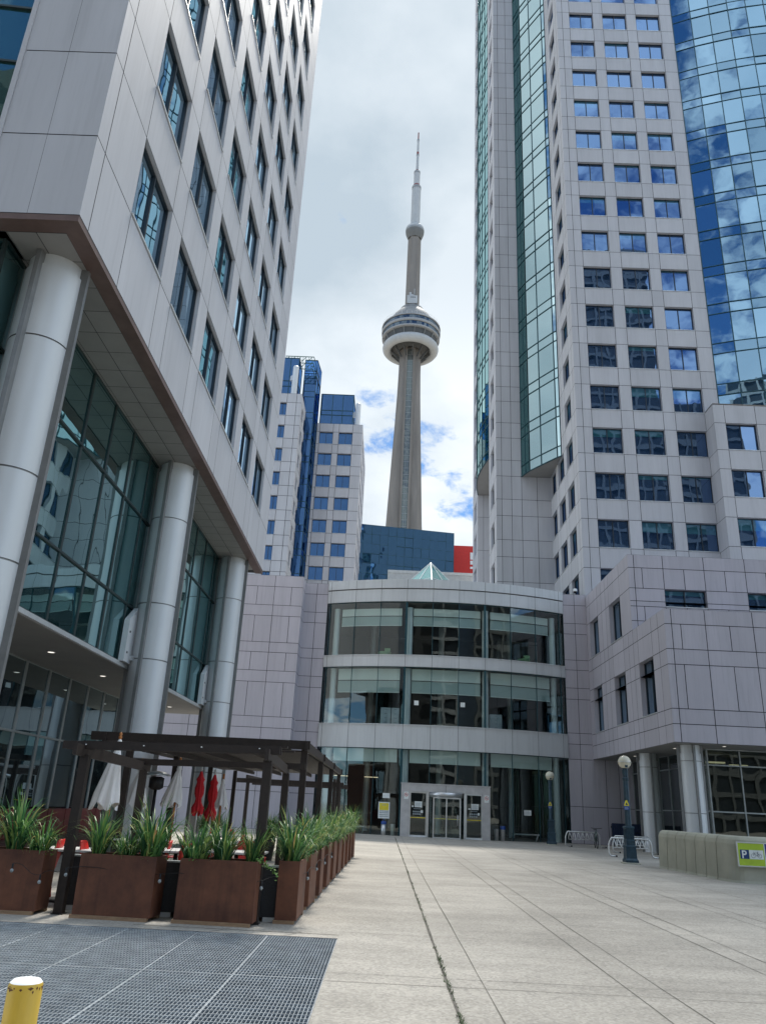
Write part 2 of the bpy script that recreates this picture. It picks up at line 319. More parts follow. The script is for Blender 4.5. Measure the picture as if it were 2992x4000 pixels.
# ------------------------------------------------------------------ facade tools
def pt(ax,s,c,a,z,d=0):           # point on a plane: ax 'X' (x=c) or 'Y' (y=c), a along it, d outwards
    return (c+s*d,a,z) if ax=='X' else (a,c+s*d,z)
def facade(mb,ax,s,c,rows,joint=.022,depth=.24,back=.025,jm=1,pm=0,vj=None):
    for z0,z1,us,holes in rows:
        for j in range(len(us)-1):
            a,b=us[j],us[j+1]
            if j in holes:
                q=[(a,z0),(b,z0),(b,z1),(a,z1)]
                for k in range(4):
                    e,f=q[k],q[(k+1)%4]
                    mb.face([pt(ax,s,c,e[0],e[1],-.001),pt(ax,s,c,f[0],f[1],-.001),pt(ax,s,c,f[0],f[1],-depth),pt(ax,s,c,e[0],e[1],-depth)],pm)
            else:
                h=joint/2; hv=h if vj is None else vj/2; a1=a+(hv if j>0 else 0); b1=b-(hv if j<len(us)-2 else 0)
                mb.face([pt(ax,s,c,a1,z0+h),pt(ax,s,c,b1,z0+h),pt(ax,s,c,b1,z1-h),pt(ax,s,c,a1,z1-h)],pm)
                mb.face([pt(ax,s,c,a,z0,-back),pt(ax,s,c,b,z0,-back),pt(ax,s,c,b,z1,-back),pt(ax,s,c,a,z1,-back)],jm)
WM={}
def winmesh(w,h,glass,depth):
    k=(round(w,3),round(h,3),glass.name,depth)
    if k in WM: return WM[k]
    g=MB()
    for x0,x1 in ((-w/2,0),(0,w/2)): g.face([(x0,0,0),(x1,0,0),(x1,0,h),(x0,0,h)])
    f=MB(); t=.045
    f.box(-w/2,w/2,-.05,.01,h-t,h); f.box(-w/2,w/2,-.05,.01,0,t); f.box(-w/2,-w/2+t,-.049,.01,t,h-t); f.box(w/2-t,w/2,-.049,.01,t,h-t); f.box(-.028,.028,-.055,.01,t,h-t)
    sl=MB(); sl.box(-w/2+.004,w/2-.004,-depth-.03,-.052,.004,.05)
    r_=[]
    for mb,nm,ma in ((g,'window',glass),(f,'frame',FRAME),(sl,'sill',SILL)):
        o=mb.build(nm,ma); r_.append(o.data); D.objects.remove(o)
    WM[k]=r_; return r_
def window(root,ax,s,c,a0,a1,z0,z1,glass,depth=.24):
    w=a1-a0;h=z1-z0; ms=winmesh(w,h,glass,depth)
    p=Vector(pt(ax,s,c,(a0+a1)/2,z0,-depth))-root.location
    rz={('Y',-1):0,('X',1):pi/2,('X',-1):-pi/2,('Y',1):pi}[(ax,s)]
    o=D.objects.new('window',ms[0]); COL.objects.link(o); o.parent=root; o.location=p; o.rotation_euler=(0,0,rz)
    for nm,me in (('frame',ms[1]),('sill',ms[2])):
        q=D.objects.new(nm,me); COL.objects.link(q); q.parent=o
    return o
def curtain(gm,mm,plan,zs,mw=.06,md=.1,jit=.006,hb=None,closed_top=True,mm_i=0,gm_i=0):
    for i in range(len(plan)-1):
        a,b=Vector((*plan[i],0)),Vector((*plan[i+1],0)); d=(b-a).normalized(); n=Vector((d.y,-d.x,0))
        for k in range(len(zs)-1):
            t=[random.uniform(-jit,jit) for _ in range(3)]
            q=[]
            for (p,z,w_) in ((a,zs[k],t[0]),(b,zs[k],t[1]),(b,zs[k+1],t[1]+t[2]),(a,zs[k+1],t[0]+t[2])): q.append((p.x+n.x*w_,p.y+n.y*w_,z))
            gm.face(q,gm_i)
        for k,z in enumerate(zs):
            mm.beam((a.x,a.y,z),(b.x,b.y,z),md,mw,mm_i)
    for p in plan: mm.beam((p[0],p[1],zs[0]),(p[0],p[1],zs[-1]),mw*1.0,md*1.06,mm_i,up=(0,1,0))

# ------------------------------------------------------------------ ground
g=MB(); PX0,PX1,PY0,PY1=-5.83,-.51,6.22,11.09
B=2500
for x0,x1,y0,y1 in ((-B,PX0,PY0,PY1),(PX1,B,PY0,PY1),(-B,B,-B,PY0),(-B,B,PY1,B)):
    g.face([(x0,y0,0),(x1,y0,0),(x1,y1,0),(x0,y1,0)])
tag(g.build('ground',GROUND),kind='structure')
p=MB(); 
for a,b in (((PX0,PY0),(PX1,PY0)),((PX1,PY0),(PX1,PY1)),((PX1,PY1),(PX0,PY1)),((PX0,PY1),(PX0,PY0))):
    p.face([(a[0],a[1],-1.2),(b[0],b[1],-1.2),(b[0],b[1],0),(a[0],a[1],0)])
p.face([(PX0,PY0,-1.2),(PX1,PY0,-1.2),(PX1,PY1,-1.2),(PX0,PY1,-1.2)])
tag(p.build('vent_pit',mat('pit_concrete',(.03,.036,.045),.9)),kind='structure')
# paving joints: thin dark irregular strips
j=MB(); rj=random.Random(3)
def strip(x0,y0,x1,y1,w):
    n=max(2,int(sqrt((x1-x0)**2+(y1-y0)**2)/1.2)); P_=[]
    dx,dy=(x1-x0),(y1-y0); l=sqrt(dx*dx+dy*dy); nx,ny=-dy/l,dx/l
    for i in range(n+1):
        t=i/n; o=rj.uniform(-.006,.006); ww=w*rj.uniform(.45,1.2)/2
        P_.append(((x0+dx*t+nx*(o-ww),y0+dy*t+ny*(o-ww)),(x0+dx*t+nx*(o+ww),y0+dy*t+ny*(o+ww))))
    for i in range(n):
        a,b=P_[i],P_[i+1]; j.face([(*a[0],.004),(*b[0],.004),(*b[1],.004),(*a[1],.004)])
strip(.70,2,.70,46,.035)
for x in (1.05,2.5,2.87,4.4,4.78,6.3,6.68,8.2): strip(x,2,x,48,.014)
for y,w in ((8.56,.014),(8.95,.007),(10.4,.007),(11.6,.009),(11.92,.006),(14.9,.012),(18.1,.009),(21.3,.013),(24.6,.009),(27.8,.009),(31,.009),(34.2,.009)):
    strip(-.5 if y<12 else -1,y,16,y,w)
strip(-.5,11.35,-3.2,11.36,.02); strip(-2.15,11.09,-1.95,11.45,.012); strip(-1.2,11.09,-1.0,11.45,.012)
tag(j.build('paving_joints',mat('joint_dirt',(.13,.118,.10),.95)),kind='structure')
# weeds in the widest joint
wd=MB()
for i in range(1500):
    y=7+38*random.random()**1.6; 
    if sin(y*2.1)+sin(y*5.3+1)+sin(y*.9)<.1 and random.random()<.8: continue
    x=.70+random.gauss(0,.012); a=random.uniform(0,2*pi); l=random.uniform(.012,.045); w=.006
    dx,dy=cos(a),sin(a); wd.face([(x-dy*w,y+dx*w,.004),(x+dy*w,y-dx*w,.004),(x+dx*l,y+dy*l,.01+l*.5)])
tag(wd.build('grass',mat('weed',(.06,.085,.035),.8,var=.4)),kind='stuff')

# ------------------------------------------------------------------ left office tower
XL,YF,YB,SOF=-5.675,10.69,32.45,10.9
TL=thing('office_tower','grey panelled office tower raised on round columns, at the left edge',"office building",(-8,20,0))
w=MB(); us=[YF,11.1]
for k in range(6): us += [12.68+3.09*k,14.88+3.09*k]
us.append(YB); holes={2+2*k for k in range(6)}
rows=[(SOF,12.70,us,set())]; NF=26
for k in range(NF):
    z=12.70+3.53*k; rows += [(z,z+2.07,us,holes),(z+2.07,z+3.53,us,set())]
facade(w,'X',1,XL,rows,depth=.15)
fu=[-7.42,-6.59,XL]
facade(w,'Y',-1,YF,[(SOF,12.70,fu,set())]+[q for k in range(NF) for q in ((12.70+3.53*k,14.77+3.53*k,fu,set()),(14.77+3.53*k,16.23+3.53*k,fu,set()))],vj=.006)
ZT=12.7+3.53*NF
w.face([(XL,YB,SOF),(XL,YB,ZT),(-30,YB,ZT),(-30,YB,SOF)]); w.face([(XL,YF,ZT),(XL,YB,ZT),(-30,YB,ZT),(-30,YF,ZT)])
w.box(-7.52,-7.425,YF-.02,YF+.5,SOF,ZT)
w.build('wall',[PANEL,JOINT],TL)
for k in range(12):
    for c in range(6): window(TL,'X',1,XL,12.68+3.09*c,14.88+3.09*c,12.70+3.53*k,14.77+3.53*k,GLEFT,.15)
ws=MB()
for k in range(12,NF):
    for c in range(6): ws.face([pt('X',1,XL,12.68+3.09*c,12.7+3.53*k,-.15),pt('X',1,XL,14.88+3.09*c,12.7+3.53*k,-.15),pt('X',1,XL,14.88+3.09*c,14.77+3.53*k,-.15),pt('X',1,XL,12.68+3.09*c,14.77+3.53*k,-.15)])
tag(ws.build('window',GLEFT,TL),kind='stuff')
# corner glazing beyond the front panels
cg=MB(); cm=MB(); zs=[SOF]; z=12.7
while z<60: zs += [z,z+2.07]; z+=3.53
curtain(cg,cm,[(-14,YF+.55),(-12.4,YF+.25),(-10.8,YF+.15),(-9.2,YF+.15),(-7.52,YF+.3)],zs,.05,.08,.012)
c_=cg.build('corner_glazing',GDARKT,TL); cm.build('mullion',MULLD,c_)
# soffit with bronze lip and tiles
s=MB()
s.box(XL-.33,XL-.004,YF+.33,YB,SOF-.12,SOF-.001,0); s.box(-14,XL-.004,YF+.004,YF+.33,SOF-.12,SOF-.001,0)
ty=YF+.36; yl=[YF+.36]
while yl[-1]<YB-.8: yl.append(yl[-1]+.775)
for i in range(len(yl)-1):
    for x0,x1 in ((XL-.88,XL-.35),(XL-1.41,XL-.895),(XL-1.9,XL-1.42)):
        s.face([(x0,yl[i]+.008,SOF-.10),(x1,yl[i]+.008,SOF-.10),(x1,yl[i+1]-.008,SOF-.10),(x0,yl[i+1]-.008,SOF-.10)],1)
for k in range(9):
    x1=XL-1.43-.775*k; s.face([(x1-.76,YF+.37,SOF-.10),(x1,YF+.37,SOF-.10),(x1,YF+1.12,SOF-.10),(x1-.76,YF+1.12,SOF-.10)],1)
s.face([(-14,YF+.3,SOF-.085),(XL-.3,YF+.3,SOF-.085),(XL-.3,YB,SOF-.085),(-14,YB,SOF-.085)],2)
s.build('soffit',[BRONZE,PANELB,JOINT],TL)
# upper lobby glass (plane x=-7.2), 4.85..10.8
lg=MB(); lm=MB(); ys=[11.28]
while ys[-1]<YB-.4: ys.append(ys[-1]+1.54)
curtain(lg,lm,[(-14,11.28),(-12.4,11.28),(-10.8,11.28),(-9.2,11.28)]+[(-7.2,y) for y in ys],[4.86,6.4,8.93,SOF-.1],.05,.09,.004)
o=lg.build('lobby_glazing',GLOBBY,TL); lm.build('mullion',MULLD,o)
ms=MB(); ms.box(-14,-7.12,11.2,YB,4.72,4.85,0); ms.box(-7.118,-7.09,11.2,YB,4.74,4.84,1)
ms.build('mezzanine_slab',[PANELB,SILL],TL)
for y in (15.0,18.75,22.45,26.2,29.87):
    d=MB(); d.lathe((-8.2,y,4.712),[(.10,.006),(.11,0),(.085,-.004)],14,0,True,True,False); q=d.build('downlight',SILL,TL)
    e=MB(); e.face([(-8.2+.08*cos(2*pi*i/12),y+.08*sin(2*pi*i/12),4.705) for i in range(12)]); e.build('lens',LIT,q)
# ground storefront
sg=MB(); sm_=MB(); ys=[11.3]
while ys[-1]<YB-.4: ys.append(ys[-1]+1.5)
curtain(sg,sm_,[(-14,11.3),(-12.5,11.3),(-11,11.3)]+[(-9.45,y) for y in ys],[.98,2.94,4.72],.05,.12,.003)
o=sg.build('storefront_glazing',GSTORE,TL); sm_.build('mullion',MULLG,o)
pl=MB(); pl.box(-14,-9.40,11.25,YB,0,.95); pl.box(-14,-9.38,11.23,YB,.952,1.0,1); pl.box(-14,-9.6,YB-.1,YB,1.0,4.72); pl.build('plinth',[mat('dark_timber',(.05,.022,.018),.6,var=.3),SILL],TL)
# columns
def round_column(root,cx,cy,z0,z1,rad,rings,finlist,capz):
    c=MB(); zs_=[z0]+list(rings)+[capz]
    for a,b in zip(zs_[:-1],zs_[1:]):
        c.lathe((cx,cy,0),[(rad,a+(.016 if a>z0 else 0)),(rad,b-.016)],48)
    for z in rings: c.lathe((cx,cy,0),[(rad,z-.016),(rad-.02,z-.016)],48,1,False); c.lathe((cx,cy,0),[(rad-.02,z-.016),(rad-.02,z+.016)],48,1); c.lathe((cx,cy,0),[(rad-.02,z+.016),(rad,z+.016)],48,1,False)
    c.lathe((cx,cy,0),[(rad,capz-.016),(rad-.035,capz-.016)],48,1,False); c.lathe((cx,cy,0),[(rad-.035,capz-.016),(rad-.035,z1)],48)
    o=c.build('column',[COLM,FIN],root)
    f=MB()
    for a in finlist:
        dx,dy=cos(a),sin(a); f.beam((cx+dx*(rad+.03),cy+dy*(rad+.03),z0),(cx+dx*(rad+.03),cy+dy*(rad+.03),z1-.01),.09,.16,0,up=(dx,dy,0))
    f.build('fin',FIN,o); return o
for cy in (12.1,21.35,30.6):
    o=round_column(TL,-6.6,cy,0,SOF-.1,.52,[2.45,5.0,6.54,9.06],[-pi/2-.12,0,pi/2,pi],10.58)
    b=MB(); b.box(-7.13,-6.98,cy-.95,cy-.1,4.85,5.95,0)
    b.ringloft([[(-7.13,cy-.95,5.95),(-6.98,cy-.95,5.95),(-6.98,cy-.1,5.95),(-7.13,cy-.1,5.95)],[(-7.12,cy-.35,6.4),(-7.0,cy-.35,6.4),(-7.0,cy-.2,6.4),(-7.12,cy-.2,6.4)]],0,False)
    b.beam((-7.05,cy-.5,5.0),(-6.75,cy,5.0),.2,.12)
    for yy,zz in ((cy-.8,5.1),(cy-.8,5.65),(cy-.25,5.1),(cy-.25,5.65)): b.box(-6.982,-6.965,yy-.025,yy+.025,zz-.025,zz+.025,1)
    b.build('bracket',[COLM,BLACK],TL)

# ------------------------------------------------------------------ entrance pavilion (curved) with stepped side walls
XA,XB_,YC,SAG=-4.25,11.25,50.0,1.75
def arcY(x):
    h=(XB_-XA)/2; R=(h*h+SAG*SAG)/(2*SAG); m=(XA+XB_)/2
    return YC-SAG+R-sqrt(R*R-(x-m)**2)
EP=thing('entrance_building','low curved glass entrance building with three glazed storeys and grey metal bands','building',(3.5,52,0))
JX=[XA,-4.02]+[-2.36+1.66*k for k in range(8)]+[10.92,XB_]
def arcband(mb,z0,z1,off,m=0,joint=.02,top=True,bot=True,thick=.45):
    for i in range(len(JX)-1):
        sub=3
        for k in range(sub):
            a=JX[i]+(JX[i+1]-JX[i])*k/sub+(joint/2 if k==0 else 0); b=JX[i]+(JX[i+1]-JX[i])*(k+1)/sub-(joint/2 if k==sub-1 else 0)
            A=(a,arcY(a)-off);B2=(b,arcY(b)-off)
            mb.face([(*A,z0),(*B2,z0),(*B2,z1),(*A,z1)],m)
            if top: mb.face([(*A,z1),(*B2,z1),(B2[0],B2[1]+thick,z1),(A[0],A[1]+thick,z1)],m)
            if bot: mb.face([(*A,z0),(*B2,z0),(B2[0],B2[1]+thick,z0),(A[0],A[1]+thick,z0)],m)
    for i in range(len(JX)-1):
        a,b=JX[i],JX[i+1]; mb.face([(a,arcY(a)-off+.03,z0),(b,arcY(b)-off+.03,z0),(b,arcY(b)-off+.03,z1),(a,arcY(a)-off+.03,z1)],1)
for nm,bb_ in (('roof_fascia',((14.76,15.34,.12,0),(14.70,14.76,.02,1),(13.9,14.70,.06,0))),('spandrel_band',((9.74,10.42,.06,0),(10.42,10.47,.10,0))),('spandrel_band',((4.84,6.2,.10,0),(6.2,6.25,.15,0)))):
    b=MB()
    for q in bb_: arcband(b,*q)
    b.build(nm,[PANELF,JOINT],EP)
ZG=[(0,4.84),(6.25,9.74),(10.47,13.9)]
for z0,z1 in ZG:
    gm=MB(); mm=MB()
    for i in range(len(JX)-1):
        a,b2=JX[i],JX[i+1]; mid=(a+b2)/2; lowz=2.9 if (z0==0 and .96<mid<6.2) else z0
        gm.face([(a,arcY(a)+.1,lowz),(b2,arcY(b2)+.1,lowz),(b2,arcY(b2)+.1,z1),(a,arcY(a)+.1,z1)])
    for i,x in enumerate(JX):
        big=abs(x-.96)<.05 or abs(x-5.94)<.05; lowz=2.9 if (z0==0 and 1.2<x<6) else z0
        mm.beam((x,arcY(x)+.1,lowz),(x,arcY(x)+.1,z1),.13 if big else .035,.12,0,up=(0,1,0))
    for i in range(len(JX)-1):
        for k in range(3):
            a=JX[i]+(JX[i+1]-JX[i])*k/3; b2=JX[i]+(JX[i+1]-JX[i])*(k+1)/3; mm.beam((a,arcY(a)+.1,z1-.02),(b2,arcY(b2)+.1,z1-.02),.08,.04)
    o=gm.build('glazing',GCLEAR,EP); mm.build('mullion',MULL,o)
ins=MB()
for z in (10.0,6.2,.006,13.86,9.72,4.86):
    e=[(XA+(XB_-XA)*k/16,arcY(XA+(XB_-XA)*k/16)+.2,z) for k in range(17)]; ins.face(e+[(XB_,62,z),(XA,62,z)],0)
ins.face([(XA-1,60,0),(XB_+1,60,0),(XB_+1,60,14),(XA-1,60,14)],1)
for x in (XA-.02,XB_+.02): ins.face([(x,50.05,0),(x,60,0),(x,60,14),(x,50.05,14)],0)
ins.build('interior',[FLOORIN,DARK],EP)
for x in (-3.55,1.2,6.0,10.5):
    for z0,z1 in ((0,4.84),(6.25,9.7),(10.47,13.6)):
        c=MB(); c.lathe((x,arcY(x)+.55,0),[(.2,z0),(.2,z1)],18); c.build('interior_column',COLM,EP)
for x in (-1.2,3.6,8.4):
    for z0,z1 in ((0,4.84),(6.25,9.7),(10.47,13.6)):
        c=MB(); c.lathe((x,54.5,0),[(.2,z0),(.2,z1)],14); c.build('interior_column',COLM,EP)
for x0,x1 in ((-3.22,.68),(1.42,5.68),(6.32,10.2)):
    for zt,zm,zb in ((13.75,13.05,12.42),(9.66,8.95,8.2),(4.84,None,4.06)):
        bl=MB(); n=6
        for k in range(n):
            a=x0+(x1-x0)*k/n;b2=x0+(x1-x0)*(k+1)/n
            if zm:
                bl.face([(a,arcY(a)+.42,zm),(b2,arcY(b2)+.42,zm),(b2,arcY(b2)+.42,zt-(.22 if zt>13 else 0)),(a,arcY(a)+.42,zt-(.22 if zt>13 else 0))],0)
                bl.face([(a,arcY(a)+.46,zb),(b2,arcY(b2)+.46,zb),(b2,arcY(b2)+.46,zm-.03),(a,arcY(a)+.46,zm-.03)],1)
                bl.beam((a,arcY(a)+.45,zb),(b2,arcY(b2)+.45,zb),.03,.04,0)
                bl.beam((a,arcY(a)+.44,zm-.015),(b2,arcY(b2)+.44,zm-.015),.05,.035,2)
            else:
                bl.face([(a,arcY(a)+.42,zb),(b2,arcY(b2)+.42,zb),(b2,arcY(b2)+.42,zt),(a,arcY(a)+.42,zt)],0)
        bl.build('blind',[BLIND,BLIND2,DARK],EP)
# roof and stepped walls
rf=MB(); n=24; q=[(XA+(XB_-XA)*k/n,arcY(XA+(XB_-XA)*k/n)+.1,15.2) for k in range(n+1)]; rf.face(q+[(XB_,96,15.2),(XA,96,15.2)]); rf.face([(-30,48.7,15.15),(-5.8,48.7,15.15),(-5.8,50.1,15.15),(XA,50.1,15.15),(XA,96,15.15),(-30,96,15.15)]); rf.build('roof',mat('roof_gravel',(.3,.29,.28),.9),EP)
ZJ=[0,2.07,4.79,5.69,6.35,8.42,9.12,10.26,10.9,12.59,13.29,14.51,15.26]
def wallrows(maj,minr,zmax=15.26,zmin=0,zj=None):
    rws=[]; zj=zj or ZJ
    for a,b2 in zip(zj[:-1],zj[1:]):
        if a<zmin-.01 or b2>zmax+.01: continue
        tall=(b2-a)>.95 and a>4
        rws.append((a,b2,sorted(maj+minr) if tall else maj,set()))
    return rws
wl=MB()
facade(wl,'Y',-1,48.5,wallrows([-16.5,-14.27,-12.04,-9.83,-7.6,-5.78],[-15.4,-13.15,-10.95,-8.7,-6.5]),.03)
facade(wl,'X',1,-5.78,wallrows([48.5,50.0],[]),.03)
facade(wl,'Y',-1,50.0,wallrows([-5.78,-5.0,XA],[]),.03)
wp=MB(); facade(wp,'Y',-1,50.0,wallrows([XB_,12.0,12.775],[]),.03)
wl.face([(-16.5,48.5,15.26),(-5.78,48.5,15.26),(-5.78,49.0,15.26),(-16.5,49.0,15.26)]); wl.face([(-5.78,50,15.26),(XA,50,15.26),(XA,50.5,15.26),(-5.78,50.5,15.26)]); wl.face([(-5.79,49,15.26),(-5.79,50.5,15.26),(-6.2,50.5,15.26),(-6.2,49,15.26)]); wp.face([(XB_,50,15.26),(12.775,50,15.26),(12.775,50.5,15.26),(XB_,50.5,15.26)]); wp.build('side_wall',[PANEL2,JOINT],EP)
wl.build('side_wall',[PANEL2,JOINT],EP)
# wall behind under right overhang
wr=MB(); facade(wr,'Y',-1,50.02,[(0,2.07,[12.72,13.5,14.3,15.17],set()),(2.07,4.83,[12.72,13.5,14.3,15.17],set())],.03); wr.build('side_wall',[PANEL2,JOINT],EP)
# skylight pyramid
px,py,ph,pz,pr_=2.72,54.6,18.46,15.2,3.4
A=(px,py,ph); C4=[(px-pr_,py,pz),(px,py-pr_,pz),(px+pr_,py,pz),(px,py+pr_,pz)]
sk=MB(); bars=MB()
for i in range(4):
    a,b2=C4[i],C4[(i+1)%4]; m_=tuple((a[k]+b2[k])/2 for k in range(3))
    sk.face([a,m_,A]); sk.face([m_,b2,A]); bars.beam(a,A,.07,.07); bars.beam(m_,A,.06,.06); 
    h1=tuple(a[k]+(A[k]-a[k])*.5 for k in range(3));h2=tuple(b2[k]+(A[k]-b2[k])*.5 for k in range(3)); bars.beam(h1,h2,.04,.04); bars.beam(a,b2,.12,.12)
o=sk.build('skylight',glassmat('skylight_glass',(.75,1.,.95),.6,(.1,.25,.24),.02,.8,.3,island=.5),EP); bars.build('frame',WHITE,o)
# door surround
ds=MB(); yd=48.1
ds.box(1.0,6.18,yd-.02,yd+.5,2.46,2.86); ds.box(.97,6.21,yd-.05,yd+.52,2.862,2.92)
ds.box(1.0,1.52,yd-.02,yd+.5,0,2.458); ds.box(5.72,6.18,yd-.02,yd+.5,0,2.458)
ds.box(2.5,2.62,yd,yd+.3,0,2.458,1); ds.box(4.66,4.78,yd,yd+.3,0,2.458,1)
ds.box(3.58,3.6,yd-.021,yd,2.46,2.85,2)
ds.build('door_surround',[mat('surround_panel',(.48,.47,.46),.5),BRUSH,JOINT],EP)
for x0,x1 in ((1.52,2.5),(4.78,5.72)):
    d=MB(); d.face([(x0,yd+.12,.02),(x1,yd+.12,.02),(x1,yd+.12,2.45),(x0,yd+.12,2.45)]); o=d.build('side_door',GCLEAR,EP)
    f=MB(); f.box(x0,x1,yd+.08,yd+.14,2.38,2.456); f.box(x0,x1,yd+.07,yd+.15,0,.1,1); f.box(x0,x0+.05,yd+.08,yd+.14,.1,2.38); f.box(x1-.05,x1,yd+.08,yd+.14,.1,2.38); f.build('frame',[BRUSH,WHITE],o)
    f=MB(); f.box(x0+.05,x1-.05,yd+.10,yd+.118,1.02,1.06); f.build('push_bar',YSIGN,o)
rd=MB(); cx,cyd,rr=3.62,yd+.35,1.0
for a0 in (-pi*.94,-pi*.16):
    for k in range(5):
        a=a0+pi*.1*k/5;b2=a0+pi*.1*(k+1)/5; rd.face([(cx+rr*cos(a),cyd+rr*sin(a),0),(cx+rr*cos(b2),cyd+rr*sin(b2),0),(cx+rr*cos(b2),cyd+rr*sin(b2),2.2),(cx+rr*cos(a),cyd+rr*sin(a),2.2)])
for a in (-pi/2-.2,-pi/2+pi/2-.2,pi/2-.2,pi-.2): rd.face([(cx,cyd,.05),(cx+.9*cos(a),cyd+.9*sin(a),.05),(cx+.9*cos(a),cyd+.9*sin(a),2.15),(cx,cyd,2.15)])
rd.face([(2.85,yd-.55,.06),(4.38,yd-.55,.06),(4.38,yd-.55,2.13),(2.85,yd-.55,2.13)])
o=rd.build('revolving_door',GCLEAR,EP)
f=MB()
f.lathe((cx,cyd,0),[(1.02,2.2),(1.03,2.2),(1.03,2.455),(1.0,2.455)],36)
for x in (2.83,3.57,4.36): f.box(x,x+.07,yd-.58,yd-.5,.05,2.16)
f.box(2.83,4.43,yd-.585,yd-.5,2.13,2.19); f.box(2.83,4.43,yd-.585,yd-.5,.0,.07)
f.build('frame',BRUSH,o)
f=MB(); f.tube([(4.24,yd-.58,.72),(4.24,yd-.68,.74),(4.24,yd-.68,1.26),(4.24,yd-.58,1.28)],.022); f.build('handle',STEELW,o)
f=MB(); f.box(2.92,4.34,yd-.50,yd-.485,1.03,1.06); f.build('push_bar',YSIGN,o)
for x_ in (-2.9,-.9):
    c=MB(); c.box(x_-.45,x_+.45,54,54.12,3.3,3.34); c.build('ceiling_lamp',LITW,EP)
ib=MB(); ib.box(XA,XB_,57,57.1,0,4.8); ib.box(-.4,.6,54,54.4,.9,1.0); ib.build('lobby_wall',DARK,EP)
# furniture glimpsed behind the glass
def cabinet(x,y,z,w_,d_,h_,lab,ma):
    c=MB(); c.box(x,x+w_,y,y+d_,z,z+h_); n=4
    for k in range(n): c.box(x+.03,x+w_-.03,y-.02,y-.001,z+.04+k*(h_-.06)/n,z+(k+1)*(h_-.06)/n); c.box(x+w_/2-.08,x+w_/2+.08,y-.04,y-.021,z+(k+.8)*(h_-.06)/n,z+(k+.85)*(h_-.06)/n,1)
    tag(c.build('filing_cabinet',[ma,BLACK],None,(x,y,z)),lab,'cabinet')
CABM=mat('cabinet_grey',(.34,.38,.42),.5)
cabinet(-.42,49.3,6.2,.62,.5,1.1,'grey filing cabinet behind the middle storey glass, left bay, left of a pair','x' and CABM)
cabinet(.24,49.3,6.2,.5,.5,1.1,'grey filing cabinet behind the middle storey glass beside the left bay column',CABM)
cabinet(6.35,49.5,6.2,.75,.5,1.0,'grey filing cabinet behind the middle storey glass at the left of the right bay',CABM)
for x,lab in ((-.35,'green storage tub with small lid box behind the top storey glass, left bay'),(8.6,'green storage tub with small lid box behind the top storey glass, right bay')):
    c=MB(); y=arcY(x)+.95; c.lathe((x,y,10.0),[(.01,0),(.38,0),(.42,.75),(.43,.78),(.01,.80)],18); c.box(x+.0,x+.36,y-.2,y+.15,10.81,11.02); tag(c.build('storage_tub',GREENP,None,(x,y,10)),lab,'tub')

# papers, posters
def sheet(name,x,z,w_,h_,y,lab,cat,mats,detail=None,grp=None):
    c=MB(); c.box(x,x+w_,y-.006,y,z,z+h_)
    if detail: detail(c,x,y-.007,z,w_,h_)
    return tag(c.build(name,mats,None,(x,y,z)),lab,cat,grp)
def lines(c,x,y,z,w_,h_,m=1,n=5):
    for k in range(n): c.face([(x+.1*w_,y,z+h_*(.15+.7*k/n)),(x+(.9 if k%2 else .75)*w_,y,z+h_*(.15+.7*k/n)),(x+(.9 if k%2 else .75)*w_,y,z+h_*(.2+.7*k/n)),(x+.1*w_,y,z+h_*(.2+.7*k/n))],m)
INKL=mat('printed_grey',(.3,.35,.37),.8)
sheet('paper_notice',8.28,1.43,.42,.29,arcY(8.4)+.02,'white paper notice taped to the dark ground floor glass right of the doors','notice',[PAPER,INKL],lines)
sheet('paper_notice',1.6,7.42,.27,.27,arcY(1.7)+.05,'blank white square sheet on middle storey glass, left of two','notice',[PAPER])
sheet('paper_notice',4.42,7.42,.27,.27,arcY(4.5)+.05,'blank white square sheet on middle storey glass, right of two','notice',[PAPER])
def poster(c,x,y,z,w_,h_):
    c.face([(x+.06,y,z+h_*.5),(x+w_-.06,y,z+h_*.5),(x+w_-.06,y,z+h_-.06),(x+.06,y,z+h_-.06)],1)
    for a in (.1,.2,.32,.42): c.face([(x+.06,y,z+h_*a),(x+w_-.06,y,z+h_*a),(x+w_-.06,y,z+h_*(a+.045)),(x+.06,y,z+h_*(a+.045))],2)
    c.face([(x+.2,y-.001,z+h_*.8),(x+w_-.2,y-.001,z+h_*.8),(x+w_-.2,y-.001,z+h_*.83),(x+.2,y-.001,z+h_*.83)],2)
ps=thing('poster_stand','white and yellow poster on a blue topped steel stand behind the lobby glass','poster stand',(.05,48.75,0))
c=MB(); c.box(-.3,.36,48.62,48.65,.9,1.8); poster(c,-.3,48.618,.9,.66,.9); c.build('poster',[PAPER,YSIGN,INKL],ps)
c=MB(); c.lathe((.05,48.75,0),[(.12,0),(.14,.02),(.15,.58)],18,0,True,False,True); c.build('canister',BRUSH,ps); c=MB(); c.lathe((.05,48.75,0),[(.155,.582),(.155,.75),(.01,.76)],18); c.tube([(.05,48.7,.76),(.05,48.68,.95)],.03); c.build('collar',BLUEP,ps)
sheet('paper_notice',-.08,2.02,.42,.28,48.6,'pale sheet hung above the yellow poster behind the lobby glass','notice',[PAPER])
